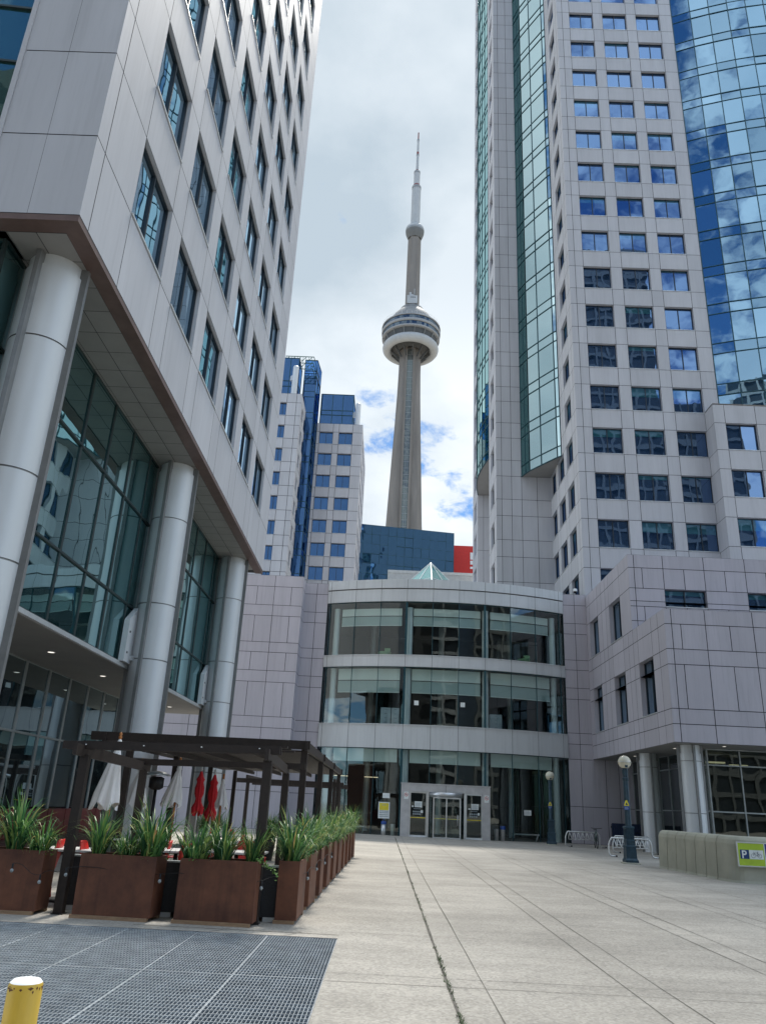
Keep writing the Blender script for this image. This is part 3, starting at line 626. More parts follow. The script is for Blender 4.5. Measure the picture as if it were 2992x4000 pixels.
def nosmoke(x,lab):
    t=thing('no_smoking_sign',lab,'sign',(x,yd-.03,2.02)); c=MB(); c.box(x,x+.26,yd-.035,yd-.022,2.02,2.42); c.build('plate',SWHITE,t)
    c=MB(); cx2,cz=x+.13,2.26
    for k in range(20):
        a,b2=2*pi*k/20,2*pi*(k+1)/20; c.face([(cx2+.105*cos(a),yd-.038,cz+.105*sin(a)),(cx2+.105*cos(b2),yd-.038,cz+.105*sin(b2)),(cx2+.082*cos(b2),yd-.038,cz+.082*sin(b2)),(cx2+.082*cos(a),yd-.038,cz+.082*sin(a))])
    c.face([(cx2-.065,yd-.0385,cz+.05),(cx2-.05,yd-.0385,cz+.065),(cx2+.065,yd-.0385,cz-.05),(cx2+.05,yd-.0385,cz-.065)])
    c.face([(cx2-.06,yd-.0378,cz-.012),(cx2+.06,yd-.0378,cz-.012),(cx2+.06,yd-.0378,cz+.008),(cx2-.06,yd-.0378,cz+.008)],1); c.build('symbol',[RSIGN,SIGNK],t)
nosmoke(1.16,'red and white no smoking sign on the left pillar of the door surround'); nosmoke(5.84,'red and white no smoking sign on the right pillar of the door surround')
def decals(x,lab,fl):
    t=thing('door_notices',lab,'notices',(x,yd+.1,1.4)); c=MB(); y=yd+.095
    c.box(x+.25,x+.68,y-.005,y,1.6,1.92,0); c.box(x+.08,x+.2,y-.005,y,1.6,1.68,0); c.box(x+.62,x+.74,y-.005,y,1.3,1.44,0)
    lines(c,x+.25,y-.006,1.6,.43,.32); c.build('paper',[PAPER,INKL],t)
    c=MB()
    for rr_ in range(2):
        for k in range(4):
            cx2=x+.2+.12*k; cz=1.36-.13*rr_; c.face([(cx2+.05*cos(2*pi*i/10),y-.004,cz+.05*sin(2*pi*i/10)) for i in range(10)])
    c.box(x+.2,x+.6,y-.005,y,1.5,1.53); c.build('round_decal',INKL,t)
decals(1.55,'papers and two rows of round decals on the left glass door',0); decals(4.84,'papers and two rows of round decals on the right glass door',0)
def canister(x,y,top,lab):
    t=thing('ash_bin',lab,'bin',(x,y,0)); c=MB(); c.lathe((x,y,0),[(.11,0),(.12,.02),(.15,.58),(.155,.6),(.12,.605)],18,0,True,False,True); c.build('body',BRUSH,t)
    if top: c=MB(); c.lathe((x,y,0),[(.158,.602),(.16,.78),(.12,.79),(.01,.78)],18); c.build('lid',BLUEP,t)
canister(.58,48.75,False,'plain steel bin beside the yellow poster stand'); canister(6.62,48.75,False,'plain steel bin right of the doors, nearer the doors'); canister(6.98,48.75,True,'steel bin with blue lid right of the doors')
for x0,lab in ((-2.6,'metal bench seen through the lobby glass left of the doors'),(7.6,'metal bench seen through the lobby glass right of the doors')):
    t=thing('lobby_bench',lab,'bench',(x0+.8,49.3,0)); c=MB(); c.box(x0,x0+1.6,49.1,49.5,.36,.42); c.build('seat',MULLG,t)
    for xx in (x0+.1,x0+1.5):
        c=MB(); c.tube([(xx-.12,49.12,0),(xx,49.12,.35),(xx,49.48,.35),(xx-.12,49.48,0)],.03); c.build('leg',MULLG,t)

# dome cameras on right pier
t=thing('security_camera','white dome security camera standing on the pier beside the curved roof','camera',(12.1,50.2,15.26))
c=MB(); c.tube([(12.1,50.2,15.26),(12.1,50.2,15.55),(12.1,50.0,15.6)],.05); c.build('mount',WHITE,t)
c=MB(); c.lathe((12.1,49.98,15.45),[(.02,.22),(.13,.17),(.14,.02),(.13,0)],14); c.sphere((12.1,49.98,15.45),.12,1); c.build('dome',[WHITE,BLACK],t)

# ------------------------------------------------------------------ right podium
PX,PYA,PYB=12.76,35.72,40.58
PD=thing('office_podium','stepped low office wing of pinkish panels over round columns, before the right tower','building',(18,42,0))
w=MB()
Z1=[4.81,5.61,6.28,8.27,8.98,10.15,10.88]; Z2=[10.88,12.49,13.2,14.35,15.1]
MX=[PX,13.08,14.65,16.87,19.1,21.3,23.5,25.7,28]; MN=[13.5,15.77,17.98,20.2,22.4,24.6,26.8]
facade(w,'Y',-1,PYA,wallrows(MX,MN,11,4,Z1),.035)
rws=[]
for a,b2 in zip(Z2[:-1],Z2[1:]):
    if abs(a-12.49)<.01: rws.append((a,b2,MX,{2,4,6}))
    elif abs(a-10.88)<.01: rws+= [(10.88,11.4,MX,set()),(11.4,12.2,sorted(MX+MN),set()),(12.2,12.49,MX,{2,4,6})]
    else: rws.append((a,b2,sorted(MX+MN) if b2-a>.9 else MX,set()))
facade(w,'Y',-1,PYB,rws,.035)
# side face, window strips
W1=[(37.68,39.85),(42.3,44.43),(47.1,49.05)]; W2=[(42.45,44.68),(47.2,49.18)]
ub=sorted([PYA]+[v for p_ in W1 for v in p_]+[50.0]); 
minor=[36.7,40.6,41.4,45.3,46.2]
full1=sorted(ub+minor)
def hs(us,wins): return {i for i in range(len(us)-1) if any(abs(us[i]-a)<.01 and abs(us[i+1]-b2)<.01 for a,b2 in wins)}
rws=[]
for a,b2 in zip(Z1[:-1],Z1[1:]):
    inwin=(a>6.2 and b2<9.0)
    rws.append((a,b2,full1,hs(full1,W1) if inwin else set()))
facade(w,'X',-1,PX,rws,.03,.3)
ub2=sorted([PYB]+[v for p_ in W2 for v in p_]+[50.0]+[45.4,46.3])
rws=[(10.88,13.2,ub2,hs(ub2,W2)),(13.2,14.35,ub2,set()),(14.35,15.1,ub2,set())]
facade(w,'X',-1,PX,rws,.03,.3)
w.face([(PX,PYA,10.87),(28,PYA,10.87),(28,PYB,10.87),(PX,PYB,10.87)]); w.face([(PX,PYB,15.09),(28,PYB,15.09),(28,50,15.09),(PX,50,15.09)])
w.build('wall',[PANEL2,JOINT],PD)
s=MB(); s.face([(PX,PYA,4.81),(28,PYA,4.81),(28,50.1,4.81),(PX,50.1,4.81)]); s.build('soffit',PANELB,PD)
for a,b2 in W1: window(PD,'X',-1,PX,a,b2,6.28,8.98,GLEFT,.3)
for a,b2 in W2: window(PD,'X',-1,PX,a,b2,10.88,13.2,GLEFT,.3)
for i in (2,4,6): window(PD,'Y',-1,PYB,MX[i],MX[i+1],12.2,13.2,GBLUE,.24)
for y in (36.9,42.9): round_column(PD,13.82,y,0,4.8,.47,[1.9,4.1],[pi,-pi/2,0],4.45)
for y in (38.8,45.1):
    d=MB(); d.lathe((13.84,y,4.80),[(.10,.004),(.11,0),(.085,-.006)],14,0,True,True,False); q=d.build('downlight',SILL,PD)
    e=MB(); e.face([(13.84+.08*cos(2*pi*i/12),y+.08*sin(2*pi*i/12),4.792) for i in range(12)]); e.build('lens',LIT,q)
d=MB(); d.lathe((15.3,36.6,4.80),[(.10,.004),(.11,0),(.085,-.006)],14,0,True,True,False); q=d.build('downlight',SILL,PD); e=MB(); e.face([(15.3+.08*cos(2*pi*i/12),36.6+.08*sin(2*pi*i/12),4.792) for i in range(12)]); e.build('lens',LIT,q)
gg=MB(); gmm=MB(); gp=[(15.17,50),(15.17,48.4),(15.17,46.8),(15.17,45.2),(15.17,43.6),(15.17,42),(15.17,40.4),(15.17,38.4),(16.7,38.4),(18.6,38.4),(20.5,38.4),(22.4,38.4),(24.3,38.4),(28,38.4)]
curtain(gg,gmm,gp,[.05,2.03,4.08,4.79],.06,.12,.002)
o=gg.build('storefront_glazing',clearglass('podium_glass',(.25,.32,.28),.06),PD); gmm.build('mullion',MULLG,o)
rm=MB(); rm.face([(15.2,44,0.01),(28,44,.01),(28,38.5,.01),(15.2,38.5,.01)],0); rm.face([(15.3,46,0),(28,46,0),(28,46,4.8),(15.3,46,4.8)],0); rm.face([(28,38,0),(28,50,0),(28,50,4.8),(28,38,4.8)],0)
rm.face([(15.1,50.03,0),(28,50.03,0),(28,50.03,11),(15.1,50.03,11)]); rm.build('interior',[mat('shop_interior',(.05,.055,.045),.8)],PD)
for x,y in ((16.6,41),(18.4,42.5),(20.6,41.5)):
    c=MB(); c.box(x-.45,x+.45,y-.12,y+.12,4.35,4.42); o=c.build('ceiling_lamp',LITW,PD)

# ------------------------------------------------------------------ right tower
TR=thing('office_tower','tall grey panelled tower with blue windows, teal glass bay and curved blue curtain wall','office building',(20,60,0))
w=MB()
bands=[15.09+3.53*k for k in range(-1,28)]
fx=[12.75,13.22,13.87,16.0,16.88,19.03,19.9,22.05,23.15]; fh={2,4,6}
TOPZ=bands[-1]+3.53
facade(w,'Y',-1,50.0,[(11,bands[0],fx,set())]+[q for z in bands for q in ((z,z+2.08,fx,fh if z>14 else set()),(z+2.08,z+3.53,fx,set()))],.035)
SB=27.75
sx=[50,50.6,51.5,53.46,54.4,56.48,57.4,59.37]
facade(w,'X',-1,12.75,[(11,bands[0],sx,set())]+[q for z in bands for q in ((z,z+2.08,sx,({2,4,6} if z<SB-1 else {2}) if z>14 else set()),(z+2.08,z+3.53,sx,set()))],.03)
bx=[8.23,8.68,9.5,10.33,11.6,12.75]
facade(w,'Y',-1,59.37,[(11,bands[0],bx,set())]+[q for z in bands for q in ((z,z+2.08,bx,set()),(z+2.08,z+3.53,bx,set()))],.035)
lx=[59.37,60.75,62.75,64.03]
facade(w,'X',-1,8.23,[(11,bands[0],lx,set())]+[q for z in bands for q in ((z,z+2.08,lx,{1} if z>14 else set()),(z+2.08,z+3.53,lx,set()))],.03)
lx2=[72.9,74.2,76.2,77.4]
facade(w,'X',-1,8.23,[(11,bands[0],lx2,set())]+[q for z in bands for q in ((z,z+2.08,lx2,{1} if z>14 else set()),(z+2.08,z+3.53,lx2,set()))],.03)
BZ=31.5
facade(w,'Y',-1,72.9,[(a,b2,[8.23,8.8,9.45],set()) for a,b2 in ((11,15.09),(15.09,18.6),(18.6,22.1),(22.1,25.6),(25.6,29.1),(29.1,BZ))],.03)
w.face([(9.45,64.03,11),(9.45,72.9,11),(9.45,72.9,BZ),(9.45,64.03,BZ)])
w.face([(8.23,64.03,11),(9.45,64.03,11),(9.45,64.03,BZ),(8.23,64.03,BZ)])
w.face([(8.23,77.4,11),(40,77.4,11),(40,77.4,TOPZ),(8.23,77.4,TOPZ)]); w.face([(8.23,50,TOPZ),(40,50,TOPZ),(40,77.4,TOPZ),(8.23,77.4,TOPZ)]); w.face([(40,50,11),(40,77.4,11),(40,77.4,TOPZ),(40,50,TOPZ)])
# flanking block on the right
b3=[22.05,22.82,24.98,25.9,28.05,28.95,31.1,32]
facade(w,'Y',-1,48.6,[(11,bands[0],b3,set())]+[q for z in bands if z<28 for q in ((z,min(z+2.08,29.3),b3,{1,3,5} if 14<z<26 else set()),(z+2.08,min(z+3.53,29.3),b3,set())) if q[1]>q[0]+.1],.035)
facade(w,'X',-1,22.05,[(11,bands[0],[48.6,50.0],set())]+[q for z in bands if z<28 for q in ((z,min(z+2.08,29.3),[48.6,50.],set()),(z+2.08,min(z+3.53,29.3),[48.6,50.],set())) if q[1]>q[0]+.1],.03)
w.face([(22.05,48.6,29.3),(32,48.6,29.3),(32,50,29.3),(22.05,50,29.3)])
w.build('wall',[PANEL,JOINT],TR)
st=MB()
def stq(ax,s_,c,a,b2,z): st.face([pt(ax,s_,c,a,z,-.24),pt(ax,s_,c,b2,z,-.24),pt(ax,s_,c,b2,z+2.08,-.24),pt(ax,s_,c,a,z+2.08,-.24)])
for z in bands:
    if z<14: continue
    for i in (2,4,6):
        (window(TR,'Y',-1,50.0,fx[i],fx[i+1],z,z+2.08,GBLUE) if z<70 else stq('Y',-1,50.0,fx[i],fx[i+1],z))
    if z<70: window(TR,'X',-1,12.75,51.5,53.46,z,z+2.08,GBLUE)
    else: stq('X',-1,12.75,51.5,53.46,z)
    if z<SB-1:
        for a,b2 in ((54.4,56.48),(57.4,59.37)): window(TR,'X',-1,12.75,a,b2,z,z+2.08,GBLUE)
    if 17<z<68: window(TR,'X',-1,8.23,60.75,62.75,z,z+2.08,GBLUE)
    else: stq('X',-1,8.23,60.75,62.75,z)
    stq('X',-1,8.23,74.2,76.2,z)
    if z<26:
        for i in (1,3): window(TR,'Y',-1,48.6,b3[i],b3[i+1],z,z+2.08,GBLUE)
        stq('Y',-1,48.6,b3[5],b3[6],z)
tag(st.build('window',GBLUE,TR),kind='stuff')
# teal bay in the inner corner
zs=[SB,SB+.9]; z=SB+.9
while z<100: zs += [z+2.62,z+3.53]; z+=3.53
gm=MB(); mm=MB(); curtain(gm,mm,[(10.79,58.09),(11.52,56.85),(12.47,55.3),(12.72,55.02)],zs,.07,.1,.006)
o=gm.build('glass_bay',GTEAL,TR); mm.build('mullion',MULL,o)
gm=MB(); mm=MB(); curtain(gm,mm,[(10.33,59.35),(10.56,58.72),(10.79,58.09)],zs,.05,.1,.006); o=gm.build('bay_return',GDARKT,TR); mm.build('mullion',MULL,o)
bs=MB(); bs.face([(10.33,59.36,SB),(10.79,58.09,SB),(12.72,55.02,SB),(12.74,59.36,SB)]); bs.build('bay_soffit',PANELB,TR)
# rear bay on the left flank
ar=[(8.23-.52*sin(pi*k/8),64.05+(72.87-64.05)*k/8) for k in range(9)]
zs=[BZ,BZ+.9]; z=BZ+.9
while z<100: zs += [z+2.62,z+3.53]; z+=3.53
gm=MB(); mm=MB(); curtain(gm,mm,ar[::-1],zs,.07,.08,.01); o=gm.build('glass_bay',glassmat('rear_bay_glass',(.6,.85,.82),.6,(.01,.08,.08),.01,.6,.3),TR); mm.build('mullion',MULL,o)
bs=MB(); bs.face([(x,y,BZ) for x,y in ar]+[(9.45,72.87,BZ),(9.45,64.05,BZ)]); bs.build('bay_soffit',PANELB,TR)
# curved blue curtain wall
cv=[(23.17,50.02),(24.6,49.44),(26.07,48.96),(27.52,48.53),(28.96,48.19),(30.4,47.94),(31.9,47.8),(33.4,47.78),(34.9,47.9)]
zs=[29.31,30.75]; z=30.75
while z<104: zs.append(z+.9) ; zs.append(z+3.48); z+=3.48
gm=MB(); mm=MB(); curtain(gm,mm,cv,zs,.06,.09,.012); o=gm.build('curtain_wall',GCURVE,TR); mm.build('mullion',MULL,o)

# ------------------------------------------------------------------ rear left tower
RL=thing('office_tower','distant grey office tower with blue glass crown and vertical glass slot, behind the left tower','office building',(-11,106,0))
w=MB(); top=55.35
hb=[51.9-3.53*k for k in range(0,11)]
rx=[-12.4,-12.0,-9.97,-9.08,-7.03,-5.55]
rows=[(53.95,top,rx,set())]
for z in hb: rows += [(z,z+2.05,rx,{1,3}),(z-1.48,z,rx,set())]
facade(w,'Y',-1,105,rows,.06,.3)
ry=[105,106.5,108.6,109.5,111.6,112.5,114.6,115.5,117.6,118.5,120.6,121.3]
rows=[(53.95,top,ry,set())]
for z in hb: rows += [(z,z+2.05,ry,{1,3,5,7,9}),(z-1.48,z,ry,set())]
facade(w,'X',1,-5.55,rows,.06,.3)
lxx=[-30,-17.0,-15.95,-14.6,-13.9]
rows=[(53.95,55.4,lxx,set())]
for z in hb: rows += [(z,z+2.05,lxx,{1}),(z-1.48,z,lxx,set())]
facade(w,'Y',-1,96.3,rows,.06,.3)
ly=[96.3,97.6,99.0,100.4,101.6]
rows=[(53.95,55.4,ly,set())]
for z in hb: rows += [(z,z+2.05,ly,{1,3}),(z-1.48,z,ly,set())]
facade(w,'X',1,-13.9,rows,.06,.3)
w.face([(-12.4,105,top),(-5.55,105,top),(-5.55,121.3,top),(-12.4,121.3,top)]); w.face([(-30,96.3,55.4),(-13.9,96.3,55.4),(-13.9,101.6,55.4),(-30,101.6,55.4)])
w.build('wall',[PANEL,JOINT],RL)
for z in hb:
    for i in (1,3): window(RL,'Y',-1,105,rx[i],rx[i+1],z,z+2.05,GBACK,.3)
    window(RL,'Y',-1,96.3,-17.0,-15.95,z,z+2.05,GBACK,.3)
    window(RL,'X',1,-13.9,97.6,99.0,z,z+2.05,GBACK,.3)
    if z>20:
        for i in (1,3,5,7): window(RL,'X',1,-5.55,ry[i],ry[i+1],z,z+2.05,GBACK,.3)
zs=[20]; z=20.
while z<63: zs += [z+2.6,z+3.53]; z+=3.53
zs=[q for q in zs if q<64.2]+[64.2]
gm=MB(); mm=MB(); curtain(gm,mm,[(-14.6,101.6),(-12.75,101.6),(-12.6,103.3),(-12.45,105.)],zs,.08,.08,.03)
o=gm.build('glass_slot',GBACK,RL); mm.build('mullion',MULL,o)
gm=MB(); mm=MB(); curtain(gm,mm,[(-12.3,106.5),(-10.5,106.5),(-8.9,106.5),(-7.25,106.5),(-7.25,118)],[55.36,57.6,58.4,61.2],.1,.1,.01)
gm.face([(-12.3,106.5,61.2),(-7.25,106.5,61.2),(-7.25,118,61.2),(-12.3,118,61.2)])
o=gm.build('glass_crown',GBACK,RL); mm.build('mullion',MULL,o)
gm=MB(); mm=MB(); curtain(gm,mm,[(-30,98),(-17.5,98),(-16.2,98),(-15.0,98),(-15.0,101.6)],[55.4,57.5,58.4,62.2],.1,.1,.01)
o=gm.build('glass_crown',GBACK,RL); mm.build('mullion',MULL,o)
for cx2,cy2,z0,z1,rr_ in ((-6.45,105.8,55.3,59.2,.4),(-15.2,96.9,55.4,60.0,.42)):
    c=MB(); c.lathe((cx2,cy2,0),[(rr_,z0),(rr_,z1),(rr_*.8,z1+.15),(.01,z1+.2)],18); c.beam((cx2,cy2,z1-1.5),(cx2-.6,cy2+.8,z1-1.5),.5,.8); c.build('roof_flue',COLM,RL)
lt=MB()
for k in range(10):
    x=-17.2+.42*k; lt.beam((x,99.4,61.3),(x,99.4,63.4),.05,.05); 
    for q in range(4): lt.beam((x,99.4,61.3+.5*q),(x+.42,99.4,61.8+.5*q if (k+q)%2 else 61.3+.5*q),.06,.06)
for z in (61.3,62.3,63.4): lt.beam((-17.3,99.4,z),(-13.1,99.4,z),.09,.09); lt.beam((-13.1,99.4,z),(-12.9,103,z),.09,.09)
lt.build('roof_lattice',mat('lattice_green',(.02,.10,.08),.5),RL)

# ------------------------------------------------------------------ dark blue glass block, red block, grey plant room
NB=thing('glass_office_block','wide dark navy glass block with wavy reflections behind the entrance building','building',(2.5,121,0))
gm=MB(); mm=MB(); n=12
pl_=[(-6.5+16.4*k/n,120+2.9*k/n) for k in range(n+1)]
curtain(gm,mm,pl_,[20+1.66*k for k in range(15)]+[44.85],.05,.05,.05)
gm.face([(-6.5,120,44.85),(9.9,122.9,44.85),(9.9,140,44.85),(-6.5,140,44.85)]); gm.face([(9.9,122.9,20),(9.9,140,20),(9.9,140,44.85),(9.9,122.9,44.85)])
o=gm.build('curtain_wall',GNAVY,NB); mm.build('mullion',MULL,o)
c=MB(); c.box(-6.4,9.8,123,139,0,20); c.build('base',PANEL,NB)
RB=thing('red_building','plain bright red building end beside the right tower with white lettering edge','building',(12,130,0))
c=MB(); c.box(9.6,24,130,140,0,45.1); c.build('wall',REDP,RB)
c=MB()
for z0,z1 in ((42.6,43.9),(40.9,41.3),(41.7,42.4)): c.box(13.35,15,129.95,129.99,z0,z1)
c.build('lettering',WHITE,RB)
PR_=thing('plant_room','low pale corrugated rooftop plant room behind the glass pyramid','plant room',(4,80,15.2))
c=MB(); x=-.55
while x<8.9:
    c.box(x,x+.09,80,80.1,15.2,25.0); c.box(x+.09,x+.16,80.04,80.1,15.2,25.0); x+=.16
c.box(-.6,8.95,79.95,84,25.0,25.3); c.build('wall',CORR,PR_)

# ------------------------------------------------------------------ observation tower
CX,CY=5.92,516
CN=thing('observation_tower','very tall slim concrete tower with round pod and white antenna mast','tower',(CX,CY,0))
def section(z):
    if z<=188: wv=24-(24-12.7)*z/188
    else: wv=[(188,12.7),(233,10.95),(261,9.8),(290,8.8),(310,8.35),(330,8.3)] and None
    if z>188:
        T_=[(188,12.7),(233,10.95),(261,9.8),(290,8.8),(310,8.35),(340,8.3)]
        for (a,b1),(c2,d) in zip(T_[:-1],T_[1:]):
            if a<=z<=c2: wv=b1+(d-b1)*(z-a)/(c2-a)
    k=wv/8.4
    half=[(2.1,-4.4),(2.1,-5.9),(3.2,-6.3),(3.9,-4.2),(wv-3.0,-3.8*k**.5),(wv,-1.2),(wv-1.1,1.6),(5,3.5),(3.2,5.5),(2.2,wv*.9),(-2.2,wv*.9)]
    pts=half[:-1]+[(-x,y) for x,y in reversed(half[:-1])]
    return [(CX+x,CY+y,z) for x,y in pts]
c=MB(); zl=[0,60,120,188,210,233,247,261,275,290,300,310,322,332]; c.ringloft([section(z) for z in zl],0,False); c.build('shaft',CONC,CN)
c=MB()
for z in range(60,329,5):
    c.face([(CX-2.08,CY-5.15,z),(CX+2.08,CY-5.15,z),(CX+2.08,CY-5.15,z+4.7),(CX-2.08,CY-5.15,z+4.7)])
    c.face([(CX-2.08,CY-5.12,z+4.7),(CX+2.08,CY-5.12,z+4.7),(CX+2.08,CY-5.12,z+5),(CX-2.08,CY-5.12,z+5)],1)
for x in (-.7,.7): c.box(CX+x-.12,CX+x+.12,CY-5.3,CY-5.16,60,328,1)
c.build('elevator_glazing',[glassmat('lift_glass',(.35,.42,.42),.12,(.075,.082,.078),.05,.3,.1),FIN],CN)
O3=(CX,CY,0); WHITE_=WHITE; WHITE=mat('radome_grey',(.33,.34,.345),.55,0,.08,.15)
c=MB(); c.lathe(O3,[(8.5,330),(12,331.5),(16,333),(17.5,334)],48); 
for k in range(12):
    a=2*pi*k/12+.13; c.beam((CX+8.2*cos(a),CY+8.2*sin(a),322.5),(CX+16.2*cos(a),CY+16.2*sin(a),331.5),.5,1.6)
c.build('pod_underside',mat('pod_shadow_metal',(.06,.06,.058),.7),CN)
c=MB(); R0,r0=18.1,3.5; rings=[]
for i in range(15):
    a=2*pi*i/14; rings.append([(CX+(R0+r0*cos(a))*cos(2*pi*k/64),CY+(R0+r0*cos(a))*sin(2*pi*k/64),332.2+1.05*r0*sin(a)) for k in range(64)])
c.ringloft(rings); c.build('radome_ring',WHITE,CN)
c=MB(); c.lathe(O3,[(17.5,334),(19.3,336),(20.2,340)],64); c.build('open_deck',mat('deck_dark',(.06,.065,.07),.7),CN)
c=MB()
for k in range(16):
    a=2*pi*k/16+.11; c.beam((CX+19.6*cos(a),CY+19.6*sin(a),335.5),(CX+21.9*cos(a),CY+21.9*sin(a),340.2),.3,.5)
c.lathe(O3,[(19.3,335.4),(19.5,335.3),(19.6,335.7)],64); c.build('deck_strut',FIN,CN)
for q_ in ([(20,340),(22.3,340),(22.4,341.2),(21.8,341.3)],[(21.9,344.3),(22.7,344.3),(22.9,346.4),(22.2,346.5)],[(22.3,349.5),(22.9,349.5),(22.7,350.6),(20.5,350.8)]):
    c=MB(); c.lathe(O3,q_,72); c.build('pod_band',mat('pod_band_grey',(.24,.245,.25),.6),CN)
c=MB(); c.lathe(O3,[(21.9,341.2),(22.1,344.4)],72,0,False); c.lathe(O3,[(22.3,346.4),(22.3,349.6)],72,0,False); c.build('pod_window',glassmat('pod_glass',(.3,.36,.42),.2,(.012,.018,.025),.05,.3,.3),CN)
c=MB(); c.lathe(O3,[(20.6,350.7),(18.4,353.6)],64); c.build('pod_roof_ring',mat('roof_red',(.22,.03,.04),.6),CN)
c=MB(); c.lathe(O3,[(18.4,353.6),(17.5,356),(14,361.5),(11.5,364.5),(9.2,365.5),(9.0,368.5),(5,369)],48); c.build('pod_roof',mat('roof_grey',(.17,.17,.168),.6),CN)
c=MB()
for k in range(36):
    a=2*pi*k/36; c.beam((CX+21.4*cos(a),CY+21.4*sin(a),350.7),(CX+22.3*cos(a),CY+22.3*sin(a),353),.12,.12)
    b2=2*pi*(k+1)/36
    for rr_,zz in ((22.3,353),(21.9,351.9)): c.beam((CX+rr_*cos(a),CY+rr_*sin(a),zz),(CX+rr_*cos(b2),CY+rr_*sin(b2),zz),.1,.1)
c.build('railing',STEELW,CN)
c=MB(); c.lathe(O3,[(5.6,364),(5.45,400),(5.3,438)],6,0,False); c.build('upper_shaft',CONC,CN)
c=MB(); c.box(CX-4.2,CX+3.9,CY-9.0,CY-5,369,376.3); c.sphere((CX-.3,CY-7.5,377),1.2); c.box(CX-2.6,CX-.9,CY-7,CY-6,377,380.6); c.box(CX+1.2,CX+1.7,CY-7,CY-6.6,376,384)
for k in range(3): c.box(CX-1.2+1.3*k,CX-.5+1.3*k,CY-9.05,CY-8.99,374,375,1)
c.build('equipment_box',[WHITE,BLACK],CN)
c=MB(); c.lathe(O3,[(5.4,437.5),(6.4,440),(7.4,443),(7.6,444.8)],48,1); c.lathe(O3,[(7.6,444.8),(7.7,446.5)],48,2); c.lathe(O3,[(7.7,446.5),(7.3,448.6),(6,450.3),(3.7,451.5)],48,0); c.build('sky_pod',[WHITE,mat('sky_pod_under',(.11,.11,.105),.6),FIN],CN)
c=MB()
def seg(r0_,z0,r1_,z1,m): c.lathe(O3,[(r0_,z0),(r1_,z1)],20,m)
seg(3.75,451,3.75,490,0); seg(3.9,490,3.9,492.3,1); seg(3.8,492.3,2.6,494.8,2); seg(2.6,494.8,2.6,507,0); seg(2.7,507,2.7,509,1); seg(2.6,509,1.3,511,2)
seg(1.2,511,1.05,527,0); seg(1.2,527,1.2,528.3,1); seg(1.05,528.3,1.0,531,2); seg(.95,531,.92,543.5,0); seg(1.05,543.5,1.05,545.3,1); seg(.55,545.3,.5,553.3,2)
c.build('antenna',[WHITE,FIN,mat('antenna_red',(.16,.03,.03),.6)],CN)

WHITE=WHITE_
# ------------------------------------------------------------------ tower behind the viewer (only seen mirrored in windows), and an added sky blocker
APD=mat('apartment_dark',(.03,.04,.05),.35); APS=mat('apartment_slab',(.17,.18,.18),.8)
def apartment(x0,x1,y,h,lab,pw):
    t=thing('out_of_view_block',lab,'building',((x0+x1)/2,y,0)); c=MB(); c.box(x0,x1,y-14,y,0,h)
    n=int(h/3.45)
    for k in range(n): c.box(x0,x1,y,y+.4,2+3.45*k,2.9+3.45*k,1)
    m_=int((x1-x0)/pw)
    for k in range(m_+1): c.box(x0+pw*k,x0+pw*k+.5,y,y+.5,0,h,1)
    c.build('wall',[APD,APS],t)
apartment(38,61,-62,138,'dark gridded apartment tower behind the viewer to the right, mirrored in the tower windows',2.9)
apartment(62,80,-66,96,'shorter dark apartment block behind the viewer at far right',2.9)
APS=mat('apartment_light_slab',(.42,.44,.45),.8)
apartment(-24,26,-92,110,'wide balconied apartment tower far behind the viewer, mirrored in the navy glass block',3.6)
SKY_BLOCKER=thing('out_of_view_block','long plain grey block behind the viewer to the left, added to block sky light','building',(-25,-38,0))
c=MB(); c.box(-60,-4,-52,-38,0,66)  # added unseen mass, tall and close to keep sky light off the left tower front
for k in range(18):
    for q in range(17): c.box(-59+3.2*q,-57.2+3.2*q,-38.001,-37.95,2+3.5*k,4+3.5*k,1)
c.build('wall',[mat('sky_blocker_grey',(.1,.1,.1),.9),DARK],SKY_BLOCKER)

# ================================================================== STREET FURNITURE
# gratings
def grate_proto():
    c=MB(); W_,L_=.885,2.43; w2,l2=W_/2-.006,L_/2-.006
    n=26
    for i in range(n+1):
        x=-w2+2*w2*i/n; t=.0055 if 0<i<n else .009
        c.box(x-t/2,x+t/2,-l2,l2,-.06,-.004,0,'b')
    m_=21
    for k in range(m_+1):
        y=-l2+2*l2*k/m_; t=.009 if 0<k<m_ else .011
        c.box(-w2,w2,y-t/2,y+t/2,-.026,-.001,0,'b')
    return c
gr=grate_proto(); g0=tag(gr.build('floor_grating',GRATE,None,(0,0,0)),'x','floor grating','galvanised grating panels over the vent pit')
cols=['nearest the walkway','second from the walkway','third from the walkway','fourth from the walkway','fifth from the walkway','farthest from the walkway']
for rr_ in range(2):
    for k in range(6):
        o=g0 if (rr_==0 and k==0) else g0.copy()
        if o is not g0: COL.objects.link(o)
        o.location=(-.955-.885*k,9.865-2.435*rr_,random.uniform(-.004,0)); o.rotation_euler=(0,0,random.uniform(-.0015,.0015))
        o['label']='galvanised floor grating panel in the %s row, %s'%('planter side' if rr_==0 else 'front, bollard side',cols[k])
